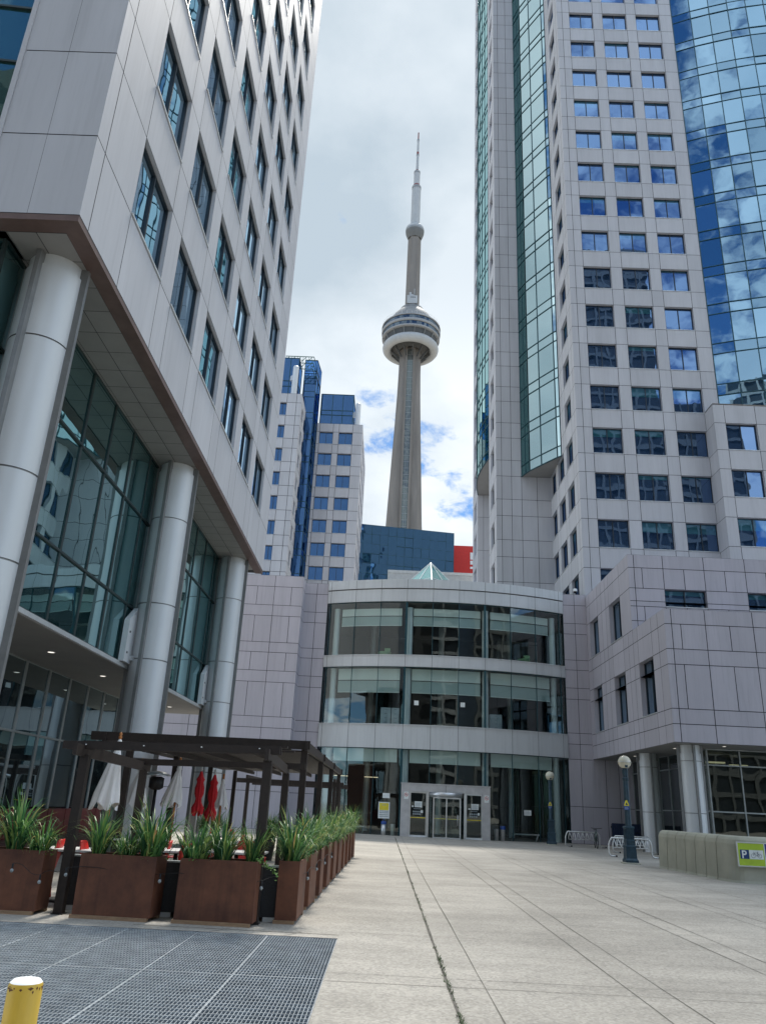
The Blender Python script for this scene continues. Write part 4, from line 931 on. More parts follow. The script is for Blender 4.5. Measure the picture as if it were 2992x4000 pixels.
# bollard
bo=thing('bollard','yellow steel bollard with white cap and rust chips, in the bottom left corner','bollard',(-1.36,3.47,0))
c=MB(); c.lathe((-1.36,3.47,0),[(.064,0),(.064,.885),(.060,.895)],32); c.build('post',YEL,bo)
c=MB(); c.lathe((-1.36,3.47,0),[(.060,.895),(.05,.905),(.02,.908),(.001,.909)],32); c.build('cap',YELT,bo)
c=MB(); rr2=random.Random(5)
for k in range(22):
    a=rr2.uniform(-pi,.2); z=.884-abs(rr2.gauss(0,.005)); s1=rr2.uniform(.005,.016)
    if k>19: z=rr2.uniform(.55,.83); s1=.004
    hgt=rr2.uniform(.003,.009) if k<=19 else rr2.uniform(.01,.03)
    R_=.0646; a2=a+s1/.068*1.6; am=(a+a2)/2
    c.face([(-1.36+R_*cos(a),3.47+R_*sin(a),z),(-1.36+R_*cos(am),3.47+R_*sin(am),z-hgt),(-1.36+R_*cos(a2),3.47+R_*sin(a2),z),(-1.36+R_*cos(am),3.47+R_*sin(am),z+hgt*.6)])
c.build('rust_chips',RUST,bo)

# lamp posts
def lamp(x,y,lab):
    t=thing('street_lamp',lab,'street lamp',(x,y,0),'blue globe street lamps')
    def sqr(h,z,cx_=x,cy_=y): return [(cx_-h,cy_-h,z),(cx_+h,cy_-h,z),(cx_+h,cy_+h,z),(cx_-h,cy_+h,z)]
    c=MB(); c.ringloft([sqr(.29,0),sqr(.29,.04),sqr(.27,.05)],0,False,True,False,True); c.build('footing',PRECAST,t)
    c=MB(); c.ringloft([sqr(.235,.05),sqr(.235,.13),sqr(.205,.17),sqr(.195,.2),sqr(.185,.55),sqr(.195,.56),sqr(.19,.62),sqr(.165,.64)],0,False,True,False,True)
    c.ringloft([sqr(.16,.64),sqr(.165,.80),sqr(.16,.82),sqr(.15,.83),sqr(.148,1.2),sqr(.175,1.22),sqr(.175,1.27),sqr(.12,1.3)],0,False,True,False,True)
    for k in range(6):
        q=-.12+.048*k; c.box(x+q-.012,x+q+.012,y-.165,y-.148,.86,1.18); c.box(x-.165,x-.148,y+q-.012,y+q+.012,.86,1.18)
    c.build('pedestal',LAMPB,t)
    c=MB(); rings=[]
    for z,rr_ in ((1.28,.118),(1.6,.112),(2.9,.095),(2.95,.12),(3.0,.12),(3.03,.09),(3.1,.10),(3.28,.115),(3.33,.09)):
        rings.append([(x+(rr_*(1 if k%2 else .87))*cos(2*pi*k/16),y+(rr_*(1 if k%2 else .87))*sin(2*pi*k/16),z) for k in range(16)])
    c.ringloft(rings,0,False,True,False,True); c.build('post',LAMPB,t)
    c=MB(); c.sphere((x,y,3.58),.245,0,28,16); c.build('globe',GLOBE,t)
    c=MB(); c.lathe((x,y,3.58),[(.246,-.012),(.268,-.008),(.268,.008),(.246,.012)],28); c.build('globe_ring',BRUSH,t)
    c=MB(); c.lathe((x,y,3.33),[(.10,0),(.11,.03),(.06,.06)],16); c.box(x-.05,x+.05,y-.215,y-.2,3.38,3.52); c.build('globe_fitter',LAMPB,t)
    c=MB(); yy=y-.125 if x<9.25 else y-.13
    c.box(x-.10-.06,x+.04,yy-.01,yy,1.86,2.16,0); c.face([(x-.15,yy-.012,2.0),(x+.03,yy-.012,2.0),(x+.03,yy-.012,2.06),(x-.03,yy-.012,2.2),(x-.09,yy-.012,2.2),(x-.15,yy-.012,2.06)],1)
    c.face([(x-.11,yy-.013,2.03),(x-.01,yy-.013,2.03),(x-.06,yy-.013,2.13)],2); lines(c,x-.14,yy-.012,1.87,.16,.12,3,3)
    c.build('notice_plate',[BLUEP,YSIGN,SIGNK,SWHITE],t); return t
lamp(9.2,31.35,'nearer blue globe street lamp, beside the precast wall and bike racks'); lamp(9.25,45.95,'farther blue globe street lamp, against the dark glass of the entrance building')

# precast wall with sign
pw=thing('precast_wall','low rounded precast concrete wall with ribs, carrying the bicycle parking sign','wall',(10,27,0))
path=[]; 
for k in range(7):
    y=29.8-.745*k; path.append((9.74+.24*k/6.,y,k))
pth=[]
for k in range(6):
    a0=path[k]; a1=path[k+1]
    for t in (0,.016,.03,.97,.984): pth.append((a0[0]+(a1[0]-a0[0])*t,a0[1]+(a1[1]-a0[1])*t,(t in (0,.016,.984)) and not (k==0)or(k==0 and t==.984)))
lx_,ly_=path[6][0],path[6][1]
pth.append((lx_,ly_,True)); pth.append((lx_+.002,ly_-.014,True)); pth.append((lx_+.004,ly_-.026,False)); pth.append((lx_+.03,ly_-.6,False))
y0=ly_-.6
for k in range(1,7):
    a=pi/2*k/6; pth.append((lx_+.03+.45*(1-cos(a)),y0-.45*sin(a),False))
bx_,by_=pth[-1][0],pth[-1][1]
for xx in (10.9,11.6,12.4,13.4,14.6): pth.append((xx,by_,False))
prof=[(.02,0),(-.01,.06),(-.045,1.02),(-.075,1.13),(-.13,1.2),(-.2,1.235),(-.5,1.235),(-.55,1.2),(-.56,0)]
rings=[]
for i,(x,y,gv) in enumerate(pth):
    a=pth[max(i-1,0)]; b2=pth[min(i+1,len(pth)-1)]; d=Vector((b2[0]-a[0],b2[1]-a[1],0)).normalized(); n=Vector((d.y,-d.x,0))  # outwards: left/front
    rings.append([(x+n.x*(o_-(.035 if gv and o_>-.4 else 0)),y+n.y*(o_-(.035 if gv and o_>-.4 else 0)),z-(.02 if gv and z>1 else 0)) for o_,z in prof])
c=MB(); c.ringloft(rings,0,False,False,False,False); 
c.face(list(reversed(rings[0])),0); c.build('wall',PRECAST,pw)
print('wall front y',by_)
sg_=thing('parking_sign','lime green bicycle parking sign with white letter P on the precast wall','sign',(10.6,by_,.4))
yS=by_-.05
c=MB(); X0,X1,SZ0,SZ1=10.16,11.62,.44,1.09
c.box(X0+.03,X1-.03,yS-.03,yS,SZ0+.03,SZ1-.03,0); c.face([(X0+.80,yS-.031,SZ0+.03),(X1-.03,yS-.031,SZ0+.03),(X1-.03,yS-.031,SZ1-.03),(X0+.80,yS-.031,SZ1-.03)],1); c.box(X0+.775,X0+.80,yS-.036,yS-.029,SZ0+.03,SZ1-.03,2)
c.face([(X0+.86,yS-.034,SZ0+.42),(X0+.92,yS-.034,SZ0+.42),(X0+.92,yS-.034,SZ0+.60),(X0+.86,yS-.034,SZ0+.60)],2)
pn=c.build('panel',[LIME,mat('indigo_sign',(.03,.03,.22),.5),SWHITE],sg_)
c=MB()
c.box(X0,X1,yS-.045,yS-.002,SZ1-.03,SZ1); c.box(X0,X1,yS-.045,yS-.002,SZ0,SZ0+.03); c.box(X0,X0+.03,yS-.0449,yS-.002,SZ0+.03,SZ1-.03); c.box(X1-.03,X1,yS-.0449,yS-.002,SZ0+.03,SZ1-.03); c.build('frame',STEELW,sg_)
c=MB(); zA,zB=.645,.885
c.face([(X0+.085,yS-.034,zA),(X0+.335,yS-.034,zA),(X0+.335,yS-.034,zB),(X0+.085,yS-.034,zB)],0)
c.face([(X0+.345,yS-.034,zA),(X0+.745,yS-.034,zA),(X0+.745,yS-.034,zB),(X0+.345,yS-.034,zB)],1); c.build('symbol_plate',[NAVY,SWHITE],sg_)
tcu=D.curves.new('letter','FONT'); tcu.body='P'; tcu.size=.29; tcu.extrude=.001; tcu.offset=.006
to=D.objects.new('letter_tmp',tcu); COL.objects.link(to); bpy.context.view_layer.update()
me=D.meshes.new_from_object(to.evaluated_get(bpy.context.evaluated_depsgraph_get())); D.objects.remove(to)
lo_=D.objects.new('letter',me); me.materials.clear(); me.materials.append(SWHITE); COL.objects.link(lo_); lo_.parent=sg_; lo_.location=Vector((X0+.12,yS-.037,.663))-sg_.location; lo_.rotation_euler=(pi/2,0,0)
def flat_bike(c,x,y,z,s,m=0):
    def ring(cx_,cz,r_,w_):
        for k in range(24):
            a,b2=2*pi*k/24,2*pi*(k+1)/24
            c.face([(cx_+(r_)*cos(a),y,cz+r_*sin(a)),(cx_+r_*cos(b2),y,cz+r_*sin(b2)),(cx_+(r_-w_)*cos(b2),y,cz+(r_-w_)*sin(b2)),(cx_+(r_-w_)*cos(a),y,cz+(r_-w_)*sin(a))],m)
    def ln(a,b2,w_):
        d=Vector((b2[0]-a[0],b2[1]-a[1])); n_=Vector((-d.y,d.x)).normalized()*w_/2
        c.face([(x+s*a[0]+n_.x,y-.0005,z+s*a[1]+n_.y),(x+s*b2[0]+n_.x,y-.0005,z+s*b2[1]+n_.y),(x+s*b2[0]-n_.x,y-.0005,z+s*b2[1]-n_.y),(x+s*a[0]-n_.x,y-.0005,z+s*a[1]-n_.y)],m)
    ring(x+s*-.52,z,s*.33,s*.045); ring(x+s*.52,z,s*.33,s*.045); w_=s*.05
    for a,b2 in (((-.52,0),(-.36,.5)),((-.4,.42),(.22,.44)),((-.4,.38),(.08,0)),((.08,0),(.24,.55)),((.08,0),(.52,0)),((.52,0),(.22,.42)),((-.36,.5),(-.5,.56)),((.12,.58),(.36,.58)),((.08,0),(.02,-.1))): ln(a,b2,w_)
c=MB(); flat_bike(c,X0+.545,yS-.0355,.735,.175); c.build('bicycle_symbol',SIGNK,sg_)

# bicycle racks
def rack(x0,y0,x1,y1,n,lab):
    t=thing('bicycle_rack',lab,'bike rack',((x0+x1)/2,(y0+y1)/2,0),'tubular bicycle racks by the right wall')
    def P_(a,z,o=0): return (x0+(x1-x0)*a+o,y0+(y1-y0)*a,z)
    path=[]
    def foot(a): return [P_(a,.035,.28),P_(a,.04,.08),P_(a,.09,.01),P_(a,.2,-.01)]
    path=foot(0)+[P_(.005,.5,.0),P_(.012,.62,.03),P_(.03,.71,.05),P_(.07,.75),P_(.93,.75),P_(.97,.71,-.04),P_(.99,.62,-.0)]
    path += [P_(1,.5,.0)]+list(reversed(foot(1)))
    c=MB(); c.tube(path,.033,10); c.build('frame',STEELW,t)
    for a in (0,1):
        c=MB(); p=P_(a,.035,.28); c.tube([p,(p[0]+.06,p[1],p[2])],.037,10); c.build('end_cap',RUBBER,t)
    for k in range(n):
        a=.12+.76*k/(n-1); c=MB(); p=P_(a,.73); c.tube([p,(p[0]+.12,p[1],.40),(p[0]+.10,p[1],.37),(p[0]-.05,p[1]+.03,.37),(p[0]-.06,p[1]+.03,.40),(p[0],p[1]+.02,.73)],.020,8); c.build('hanger',STEELW,t)
rack(9.78,44.9,11.68,45.2,7,'tubular bicycle rack with a bicycle in it, near the farther street lamp')
rack(9.70,36.1,11.56,36.2,8,'tubular bicycle rack standing directly behind the nearer street lamp')
rack(10.9,39.8,12.74,40.0,8,'tubular bicycle rack behind the one at the nearer street lamp')
# bicycles
def bicycle(x,y,rz,lab,col):
    root=thing('bicycle',lab,'bicycle',(0,0,0)); R_=.335
    for cx_ in (-.52,.52):
        c=MB(); rings=[]
        for k in range(25):
            a=2*pi*k/24; rings.append([(cx_+(R_+.018*cos(q))*cos(a),.018*sin(q),R_+.018+(R_+.018*cos(q))*sin(a)) for q in [2*pi*i/6 for i in range(6)]])
        c.ringloft(rings,0); 
        w_=c.build('wheel',RUBBER,root)
        c=MB()
        for k in range(12): a=2*pi*k/12; c.tube([(cx_,0,R_+.018),(cx_+R_*cos(a),0,R_+.018+R_*sin(a))],.002,4)
        c.lathe((cx_,0,R_),[(.02,0)],4) if False else None
        c.build('spokes',BRUSH,w_)
    h=R_+.018; c=MB()
    for a,b2 in (((-.52,h),(-.38,.86)),((-.42,.78),(.2,.80)),((-.41,.72),(.06,.30)),((.06,.30),(.22,.88)),((.06,.30),(.52,h)),((.52,h),(.19,.78)),((-.38,.86),(-.36,.97))): c.tube([(a[0],0,a[1]),(b2[0],0,b2[1])],.017,8)
    c.build('frame',col,root)
    c=MB(); c.tube([(-.40,-.28,1.0),(-.46,-.2,.99),(-.37,0,.97),(-.46,.2,.99),(-.40,.28,1.0)],.014,8); c.build('handlebar',BLACK,root)
    c=MB(); c.ringloft([[(.08+t*.28,w_*(.02+.06*t),.90+.02*q) for w_,q in ((-1,0),(1,0),(1,1.6),(-1,1.6))] for t in (0,.4,1)],0,True,True,True,True); c.build('saddle',BLACK,root)
    c=MB(); c.tube([(.06,-.05,.30),(.06,-.09,.30),(.02,-.10,.15)],.012); c.tube([(.06,.05,.30),(.06,.09,.30),(.1,.10,.45)],.012); c.lathe((.06,0,.3),[(.01,0),(.01,.01)],4); c.build('crank',BRUSH,root)
    root.location=(x,y,0); root.rotation_euler=(0,0,rz); return root
bicycle(11.25,44.3,radians(82),'grey green bicycle parked end on in the far rack',mat('bike_green',(.05,.09,.08),.4))
bicycle(14.4,47.4,radians(20),'black bicycle leaning in the shade beside the round column',BLACK)
sc_=thing('slatted_screen','low dark blue slatted screen under the right overhang behind the column','screen',(14,48.2,0))
c=MB()
for k in range(13): c.box(13.2+.13*k,13.32+.13*k,48.2,48.25,.1,1.25)
c.build('slats',mat('screen_blue',(.012,.025,.07),.5),sc_)
c=MB(); c.box(13.15,14.95,48.26,48.3,.25,.33); c.box(13.15,14.95,48.26,48.3,1.0,1.08); c.box(13.2,13.28,48.261,48.36,0,1.2); c.box(14.8,14.88,48.261,48.36,0,1.2); c.build('rails',BLACK,sc_)

# ================================================================== TERRACE
def grass_mesh(seed,n,h,spread,base,lean=0):
    rg=random.Random(seed); c=MB()
    for i in range(n):
        a=rg.uniform(0,2*pi); rb=base*sqrt(rg.random()); x,y=rb*cos(a),rb*sin(a); az=a+rg.gauss(0,.7); l=h*(rg.uniform(.3,.75) if rg.random()<.4 else rg.uniform(.7,1.12)); t0=rg.uniform(.02,.35)*spread; bend=rg.uniform(.1,1.7)*spread; w_=rg.uniform(.006,.0155)
        p=Vector((x,y,0)); prev=None; S=5; th=t0
        px_=Vector((-sin(az),cos(az),0)); tw=rg.uniform(-.8,.8)
        base_i=len(c.v)
        for k in range(S+1):
            f_=k/S; ww=w_*(1-.1*f_) if f_<.55 else w_*(1-f_)*2.1+.0006
            side=px_*ww
            c.v += [tuple(p-side),tuple(p+side)]
            th=t0+bend*f_*f_*1.5
            p=p+Vector((cos(az)*sin(th),sin(az)*sin(th),cos(th)))*(l/S)
        for k in range(S):
            q=base_i+2*k; c.f.append((q,q+1,q+3,q+2)); c.m.append(0); c.sm.append(True)
    return c
GRP=[grass_mesh(11,180,.80,1.5,.105),grass_mesh(12,150,.66,1.9,.12),grass_mesh(13,165,.88,1.2,.10),grass_mesh(14,200,.56,2.2,.13)]
GM=[]
for i,q in enumerate(GRP):
    o=q.build('ornamental_grass',LEAF); GM.append(o.data); D.objects.remove(o)
gcount=[0]
def grass(x,y,z,var,sc,lab,grp):
    o=D.objects.new('ornamental_grass',GM[var]); COL.objects.link(o); o.location=(x,y,z); o.rotation_euler=(0,0,random.uniform(0,6.28)); o.scale=(sc,sc,sc*random.uniform(.95,1.08))
    return tag(o,lab,'ornamental grass',grp)
def planter_proto(lx,ly,h):
    root=thing('planter','x','planter',(0,0,0))
    c=MB(); t=.02
    c.box(-lx/2,lx/2,-ly/2,ly/2,.045,h,0,'t'); 
    c.face([(-lx/2,-ly/2,h),(lx/2,-ly/2,h),(lx/2-t,-ly/2+t,h),(-lx/2+t,-ly/2+t,h)]); c.face([(lx/2,-ly/2,h),(lx/2,ly/2,h),(lx/2-t,ly/2-t,h),(lx/2-t,-ly/2+t,h)]); c.face([(lx/2,ly/2,h),(-lx/2,ly/2,h),(-lx/2+t,ly/2-t,h),(lx/2-t,ly/2-t,h)]); c.face([(-lx/2,ly/2,h),(-lx/2,-ly/2,h),(-lx/2+t,-ly/2+t,h),(-lx/2+t,ly/2-t,h)])
    i_=(( -lx/2+t,-ly/2+t),(lx/2-t,-ly/2+t),(lx/2-t,ly/2-t),(-lx/2+t,ly/2-t))
    for k in range(4):
        a,b2=i_[k],i_[(k+1)%4]; c.face([(a[0],a[1],h),(b2[0],b2[1],h),(b2[0],b2[1],h-.09),(a[0],a[1],h-.09)])
    c.build('box',CORTEN,root)
    c=MB(); c.face([(a,b2,h-.07) for a,b2 in i_]); c.build('soil',SOIL,root)
    c=MB(); c.box(-lx/2-.02,lx/2-.03,-ly/2-.025,-ly/2+.06,.0,.044); c.build('timber_skid',TIMBER,root); c=MB(); c.box(-lx/2+.02,lx/2,ly/2-.08,ly/2-.01,0,.044); c.build('timber_skid',TIMBER,root)
    return root
pr1=planter_proto(1.07,.46,.80); index_children()
FR=[(-5.2,11.95,.01,'rusty steel planter in the front row, at the left edge of the frame'),(-3.59,11.87,-.06,'rusty steel planter in the middle of the front row beside the pergola post'),(-2.21,11.86,-.045,'rusty steel planter at the right end of the front row')]
sides=['left','middle','right']
nm3=['left edge planter','middle front planter','right front planter']
for i,(x,y,rz,lab) in enumerate(FR):
    if i==0: pr1.location=(x,y,0); pr1.rotation_euler=(0,0,rz); pr1['label']=lab; pr1['group']='rusty planters along the front of the terrace'; o=pr1
    else: o=dup(pr1,(x,y,0),rz,lab)
    for k,dx in enumerate((-.37,0.0,.37)):
        grass(x+dx+random.uniform(-.03,.03),y+random.uniform(-.06,.06),.73,[0,2,1][(k+i)%3],(.74,1.04,.9)[(k+2*i)%3]*random.uniform(.93,1.05),'clump of tall green grass, %s of the three in the %s'%(sides[k],nm3[i]),'grass clumps in the front planters')
pr2=planter_proto(.30,1.07,.80); index_children()
for k in range(10):
    x=-1.30+.028*k; y=12.62+1.62*k; lab='narrow rusty planter along the walkway, %s from the near corner'%ORD[k]
    if k==0: pr2.location=(x,y,0); pr2['label']=lab; pr2['group']='rusty planters along the walkway'; o=pr2
    else: o=dup(pr2,(x,y,0),random.uniform(-.02,.02),lab)
    for q,dy in enumerate((-.3,.28)):
        grass(x+random.uniform(-.03,.03),y+dy,.73,[0,3,1,2][(k*2+q)%4],random.uniform(.72,1.04)*(1.04 if k>3 else 1),'clump of arching green grass at the %s end of the %s walkway planter'%(('near','far')[q],ORD[k]),'grass clumps in the walkway planters')
# low broad-leaved filler plants
def leafy(x,y,z,lab,trail=False,seed=1):
    rg=random.Random(seed); c=MB()
    for k in range(90):
        if trail: a=rg.uniform(-.6,.9); p=Vector((x+rg.uniform(0,.3),y+rg.gauss(0,.05),z)); p.z+= .07-.9*max(0,p.x-x-.05)**1.2+rg.gauss(0,.03)
        else: p=Vector((x+rg.gauss(0,.07),y+rg.gauss(0,.06),z+abs(rg.gauss(0,.09))))
        a=rg.uniform(0,2*pi); s_=rg.uniform(.014,.03); n_=Vector((rg.gauss(0,.6),rg.gauss(0,.6),1)).normalized(); t_=n_.orthogonal().normalized(); b2=n_.cross(t_)
        t_,b2=t_*cos(a)+b2*sin(a),b2*cos(a)-t_*sin(a)
        c.face([tuple(p-t_*s_),tuple(p+b2*s_*.5),tuple(p+t_*s_),tuple(p-b2*s_*.5)])
    tag(c.build('leafy_plant',mat('light_leaf',(.12,.24,.045),.5,var=.35,scale=30),None,(x,y,z)),lab,'plant')
leafy(-1.72,11.75,.74,'light green trailing plant spilling over the right end of the right front planter',True,2)
leafy(-2.55,11.75,.74,'small leafy plant at the left end of the right front planter',False,3)
leafy(-4.75,11.8,.74,'small leafy plant at the right end of the left edge planter',False,4)
leafy(-3.2,11.75,.74,'small leafy plant at the right end of the middle front planter',False,6)

# pergolas
def post(root,x,y,z0,z1,w_=.125):
    c=MB(); c.box(x-w_/2,x+w_/2,y-w_/2,y+w_/2,z0,z1); c.box(x-w_/2-.02,x+w_/2+.02,y-w_/2-.02,y+w_/2+.02,z0,z0+.012,1); return c.build('post',[PERG,BLACK],root)
pg=thing('pergola','nearer low dark timber pergola over the front tables','pergola',(-3.2,14,0))
for x,y,z in ((-4.42,11.97,2.10),(-1.72,11.95,2.14),(-4.70,15.9,2.04),(-1.92,15.9,2.10)): post(pg,x,y,0,z)
for a,b2 in (((-4.42,11.5,2.16),(-4.74,16.4,2.10)),((-1.70,11.6,2.21),(-1.94,16.3,2.16))): c=MB(); c.beam(a,b2,.06,.16); c.build('side_beam',PERG,pg)
for y,dz in ((11.98,0),(15.9,-.05)):
    for off in (-.09,.09): c=MB(); c.beam((-4.75 if y<13 else -5.1,y+off,2.23+dz),(-1.55,y+off,2.29+dz),.045,.11); c.build('cross_beam',PERG,pg)
c=MB()
for k in range(3): y=12.35+.5*k; c.beam((-4.62-.02*k,y,2.305),(-1.5,y,2.365),.10,.035)
c.build('slats',PERG,pg)
pg2=thing('pergola','taller long dark timber pergola along the row of walkway planters','pergola',(-3.7,22.5,0))
for y in (16.6,21.0,25.3,29.6): post(pg2,-1.66,y,0,2.6); post(pg2,-5.3 if y<20 else -5.45,y+.2,0,2.55)
for x in (-1.62,-5.75): c=MB(); c.beam((x,16.4,2.66),(x,30.2,2.66),.06,.18); c.build('side_beam',PERG,pg2)
for y in (16.5,21,25.3,29.9): c=MB(); c.beam((-6.05,y,2.68),(-1.55,y,2.68),.07,.17); c.build('cross_beam',PERG,pg2)
c=MB()
for k in range(40):
    y=16.8+.325*k; c.beam((-5.9,y,2.57),(-1.7,y,2.57),.21,.03)
c.build('slats',PERG,pg2)
c=MB()
for x in (-2.7,-3.8,-4.8): c.beam((x,16.5,2.5),(x,30,2.5),.05,.10)
c.build('purlin',PERG,pg2)
pg3=thing('pergola','small far dark timber pergola frame near the entrance building','pergola',(-3.6,34,0))
for x in (-5.35,-1.95):
    for y in (32.2,36): post(pg3,x,y,0,2.2)
for y in (32.2,36): c=MB(); c.beam((-5.8,y,2.28),(-1.6,y,2.28),.07,.17); c.build('cross_beam',PERG,pg3)
for x in (-5.35,-1.95): c=MB(); c.beam((x,31.8,2.42),(x,36.4,2.42),.07,.12); c.build('side_beam',PERG,pg3)

# closed parasols
def parasol(x,y,top,bot,rad,ma,pole,lab,tied=False,seed=1,lean=(0,0)):
    rg=random.Random(seed); t=thing('parasol',lab,'parasol',(x,y,0),'folded parasols on the terrace'); n=32
    c=MB(); rings=[]
    H=top-.16-bot
    prof=[(0,.03),(.06,.06),(.2,.11),(.4,.17),(.6,.22),(.8,.27),(1,.30)] if not tied else [(0,.03),(.05,.10),(.12,.16),(.2,.12),(.35,.17),(.5,.16),(.62,.10),(.72,.12),(.85,.21),(1,.19)]
    for f_,rr_ in prof:
        rr_*=rad/.30; ring=[]
        for j in range(n):
            a=2*pi*j/n; ple=1+.22*f_**.6*cos(8*a+seed)+.10*sin(3*a+seed*2)*f_
            zz=top-.16-H*f_+(0 if f_<1 else .10*cos(4*a+seed)*rad/.3)
            ring.append((x+rr_*ple*cos(a)+lean[0]*f_,y+rr_*ple*sin(a)+lean[1]*f_,zz))
        rings.append(ring)
    c.ringloft(rings,0,True); c.build('canopy',ma,t)
    c=MB(); rings=[]
    for f_,rr_ in ((0,.02),(.3,.05),(1,.085)):
        rings.append([(x+rr_*rad/.28*(1+.12*f_*cos(8*2*pi*j/n))*cos(2*pi*j/n),y+rr_*rad/.28*(1+.12*f_*cos(8*2*pi*j/n))*sin(2*pi*j/n),top-.06-.16*f_+(.02*cos(4*2*pi*j/n) if f_==1 else 0)) for j in range(n)])
    c.ringloft(rings,0,True); c.build('vent_cap',ma,t)
    c=MB(); c.tube([(x,y,.1),(x,y,top-.05)],.024,10); c.build('pole',pole,t)
    c=MB(); c.lathe((x,y,top-.06),[(.02,0),(.035,.02),(.03,.04),(.018,.05),(.032,.075),(.022,.10),(.004,.12)],12); c.build('finial',pole,t)
    c=MB(); c.lathe((x,y,0),[(.24,0),(.24,.06),(.05,.09),(.04,.16)],20); c.build('base',BLACK,t)
    if not tied:
        c=MB(); zz=bot+.28*H; rr_=rad*.86*1.05
        for q in range(3):
            a=-pi/2+.35+.1*q; 
        c.build('pole_band',pole,t) if False else None
parasol(-5.02,15.2,2.62,1.36,.225,CANVAS,POLE,'folded white parasol whose orange finial rises above the pergola beam',False,1,(-.1,0))
parasol(-5.22,17.5,2.26,1.36,.22,CANVAS,POLE,'folded white parasol half hidden by a pergola post, next to the orange finial one',False,2,(-.03,0))
parasol(-4.66,18.5,2.36,1.40,.20,CANVAS,POLE,'folded white parasol in front of the pink panel wall, right of the patio heater',False,3,(-.1,0))
parasol(-4.44,19.8,2.26,1.22,.185,REDC,STEELW,'tied red parasol partly behind a dark pergola post',True,4)
parasol(-4.27,20.6,2.22,1.10,.185,REDC,STEELW,'tied red parasol with narrow waist, right of the other red one',True,5)
parasol(-4.36,22.2,2.16,1.36,.18,CANVAS,POLE,'folded white parasol behind the red parasols',False,6)
# patio heater
ht=thing('patio_heater','black patio heater with a polished dish between the white parasols','patio heater',(-5.08,18.3,0))
c=MB(); c.lathe((-5.08,18.3,0),[(.22,0),(.23,.05),(.2,.45),(.06,.6)],20); c.build('base',BLACK,ht)
c=MB(); c.tube([(-5.08,18.3,.55),(-5.08,18.3,1.72)],.035); c.build('pole',BLACK,ht)
c=MB(); c.lathe((-5.08,18.3,0),[(.09,1.7),(.16,1.75),(.16,1.95),(.1,1.98)],18); c.build('burner',BLACK,ht)
c=MB(); c.lathe((-5.08,18.3,0),[(.30,2.0),(.29,2.02),(.15,2.08),(.01,2.10)],28); c.build('reflector',BRUSH,ht)
# tables and chairs
def table(x,y,lab,lx=1.0,ly=.75):
    t=thing('table',lab,'table',(x,y,0),'pale topped tables on the terrace'); c=MB(); c.box(x-lx/2,x+lx/2,y-ly/2,y+ly/2,.72,.75); c.build('tabletop',TABLE,t)
    c=MB(); c.tube([(x,y,.03),(x,y,.72)],.035); c.beam((x-.3,y,.72-.02),(x+.3,y,.70),.05,.03); c.build('pedestal',BLACK,t); c=MB(); c.box(x-.25,x+.25,y-.25,y+.25,0,.025); c.build('foot',BLACK,t)
for x,y,l in ((-4.95,13.3,'pale topped table behind the left edge planter, by the pergola post'),(-3.45,14.2,'pale topped table under the near pergola behind the middle planter'),(-2.5,14.6,'pale topped table under the near pergola behind the right planter'),(-4.9,17.0,'pale topped table beside the second white parasol'),(-3.2,17.8,'pale topped table between the two pergolas, right of centre'),(-4.0,20.6,'pale topped table by the red parasols')): table(x,y,l)
def chair_proto():
    root=thing('chair','x','chair',(0,0,0),'red chairs on the terrace')
    c=MB(); c.ringloft([[(-.21,-.2,.44),(.21,-.2,.44),(.21,-.2,.46),(-.21,-.2,.46)],[(-.22,.0,.425),(.22,.0,.425),(.22,.0,.45),(-.22,.0,.45)],[(-.2,.2,.43),(.2,.2,.43),(.2,.2,.455),(-.2,.2,.455)]],0,True,True,True,True); c.build('seat',REDM,root)
    c=MB(); rings=[]
    for z,wd,y in ((.44,.19,.2),(.6,.21,.235),(.76,.2,.27),(.86,.15,.29),(.88,.09,.295)):
        rings.append([(-wd,y-.0,z),(-wd*.5,y+.025,z),(wd*.5,y+.025,z),(wd,y,z),(wd*.5,y+.045,z),(-wd*.5,y+.045,z)])
    c.ringloft(rings,0,True,True,True,True); c.build('backrest',REDM,root)
    for sx in (-1,1):
        for sy in (-1,1): c=MB(); c.tube([(sx*.18,sy*.17,.44),(sx*.22,sy*.21,0)],.014,6); c.build('leg',REDM,root)
    return root
cp=chair_proto(); index_children()
CHS=[(-4.35,13.15,1.6,'red chair at the right end of the table by the pergola post'),(-5.35,13.25,-1.5,'red chair at the left end of the table by the pergola post'),(-2.95,13.45,.5,'red chair seen in the gap between the middle and right front planters'),(-3.9,14.3,-1.4,'red chair at the left of the table under the near pergola'),(-2.0,14.5,1.5,'red chair behind the right front planter near the pergola post'),(-2.45,15.4,.2,'red chair behind the rightmost table under the near pergola'),(-4.3,17.1,1.6,'red chair right of the table beside the second parasol'),(-3.75,17.6,-1.6,'red chair left of the table between the pergolas'),(-2.65,17.9,1.6,'red chair right of the table between the pergolas'),(-4.6,20.9,-1.3,'red chair left of the table by the red parasols'),(-3.4,20.6,1.5,'red chair right of the table by the red parasols'),(-4.9,17.8,0,'red chair behind the table beside the second parasol')]
for i,(x,y,rz,lab) in enumerate(CHS):
    if i==0: cp.location=(x,y,0); cp.rotation_euler=(0,0,rz); cp['label']=lab
    else: dup(cp,(x,y,0),rz,lab)
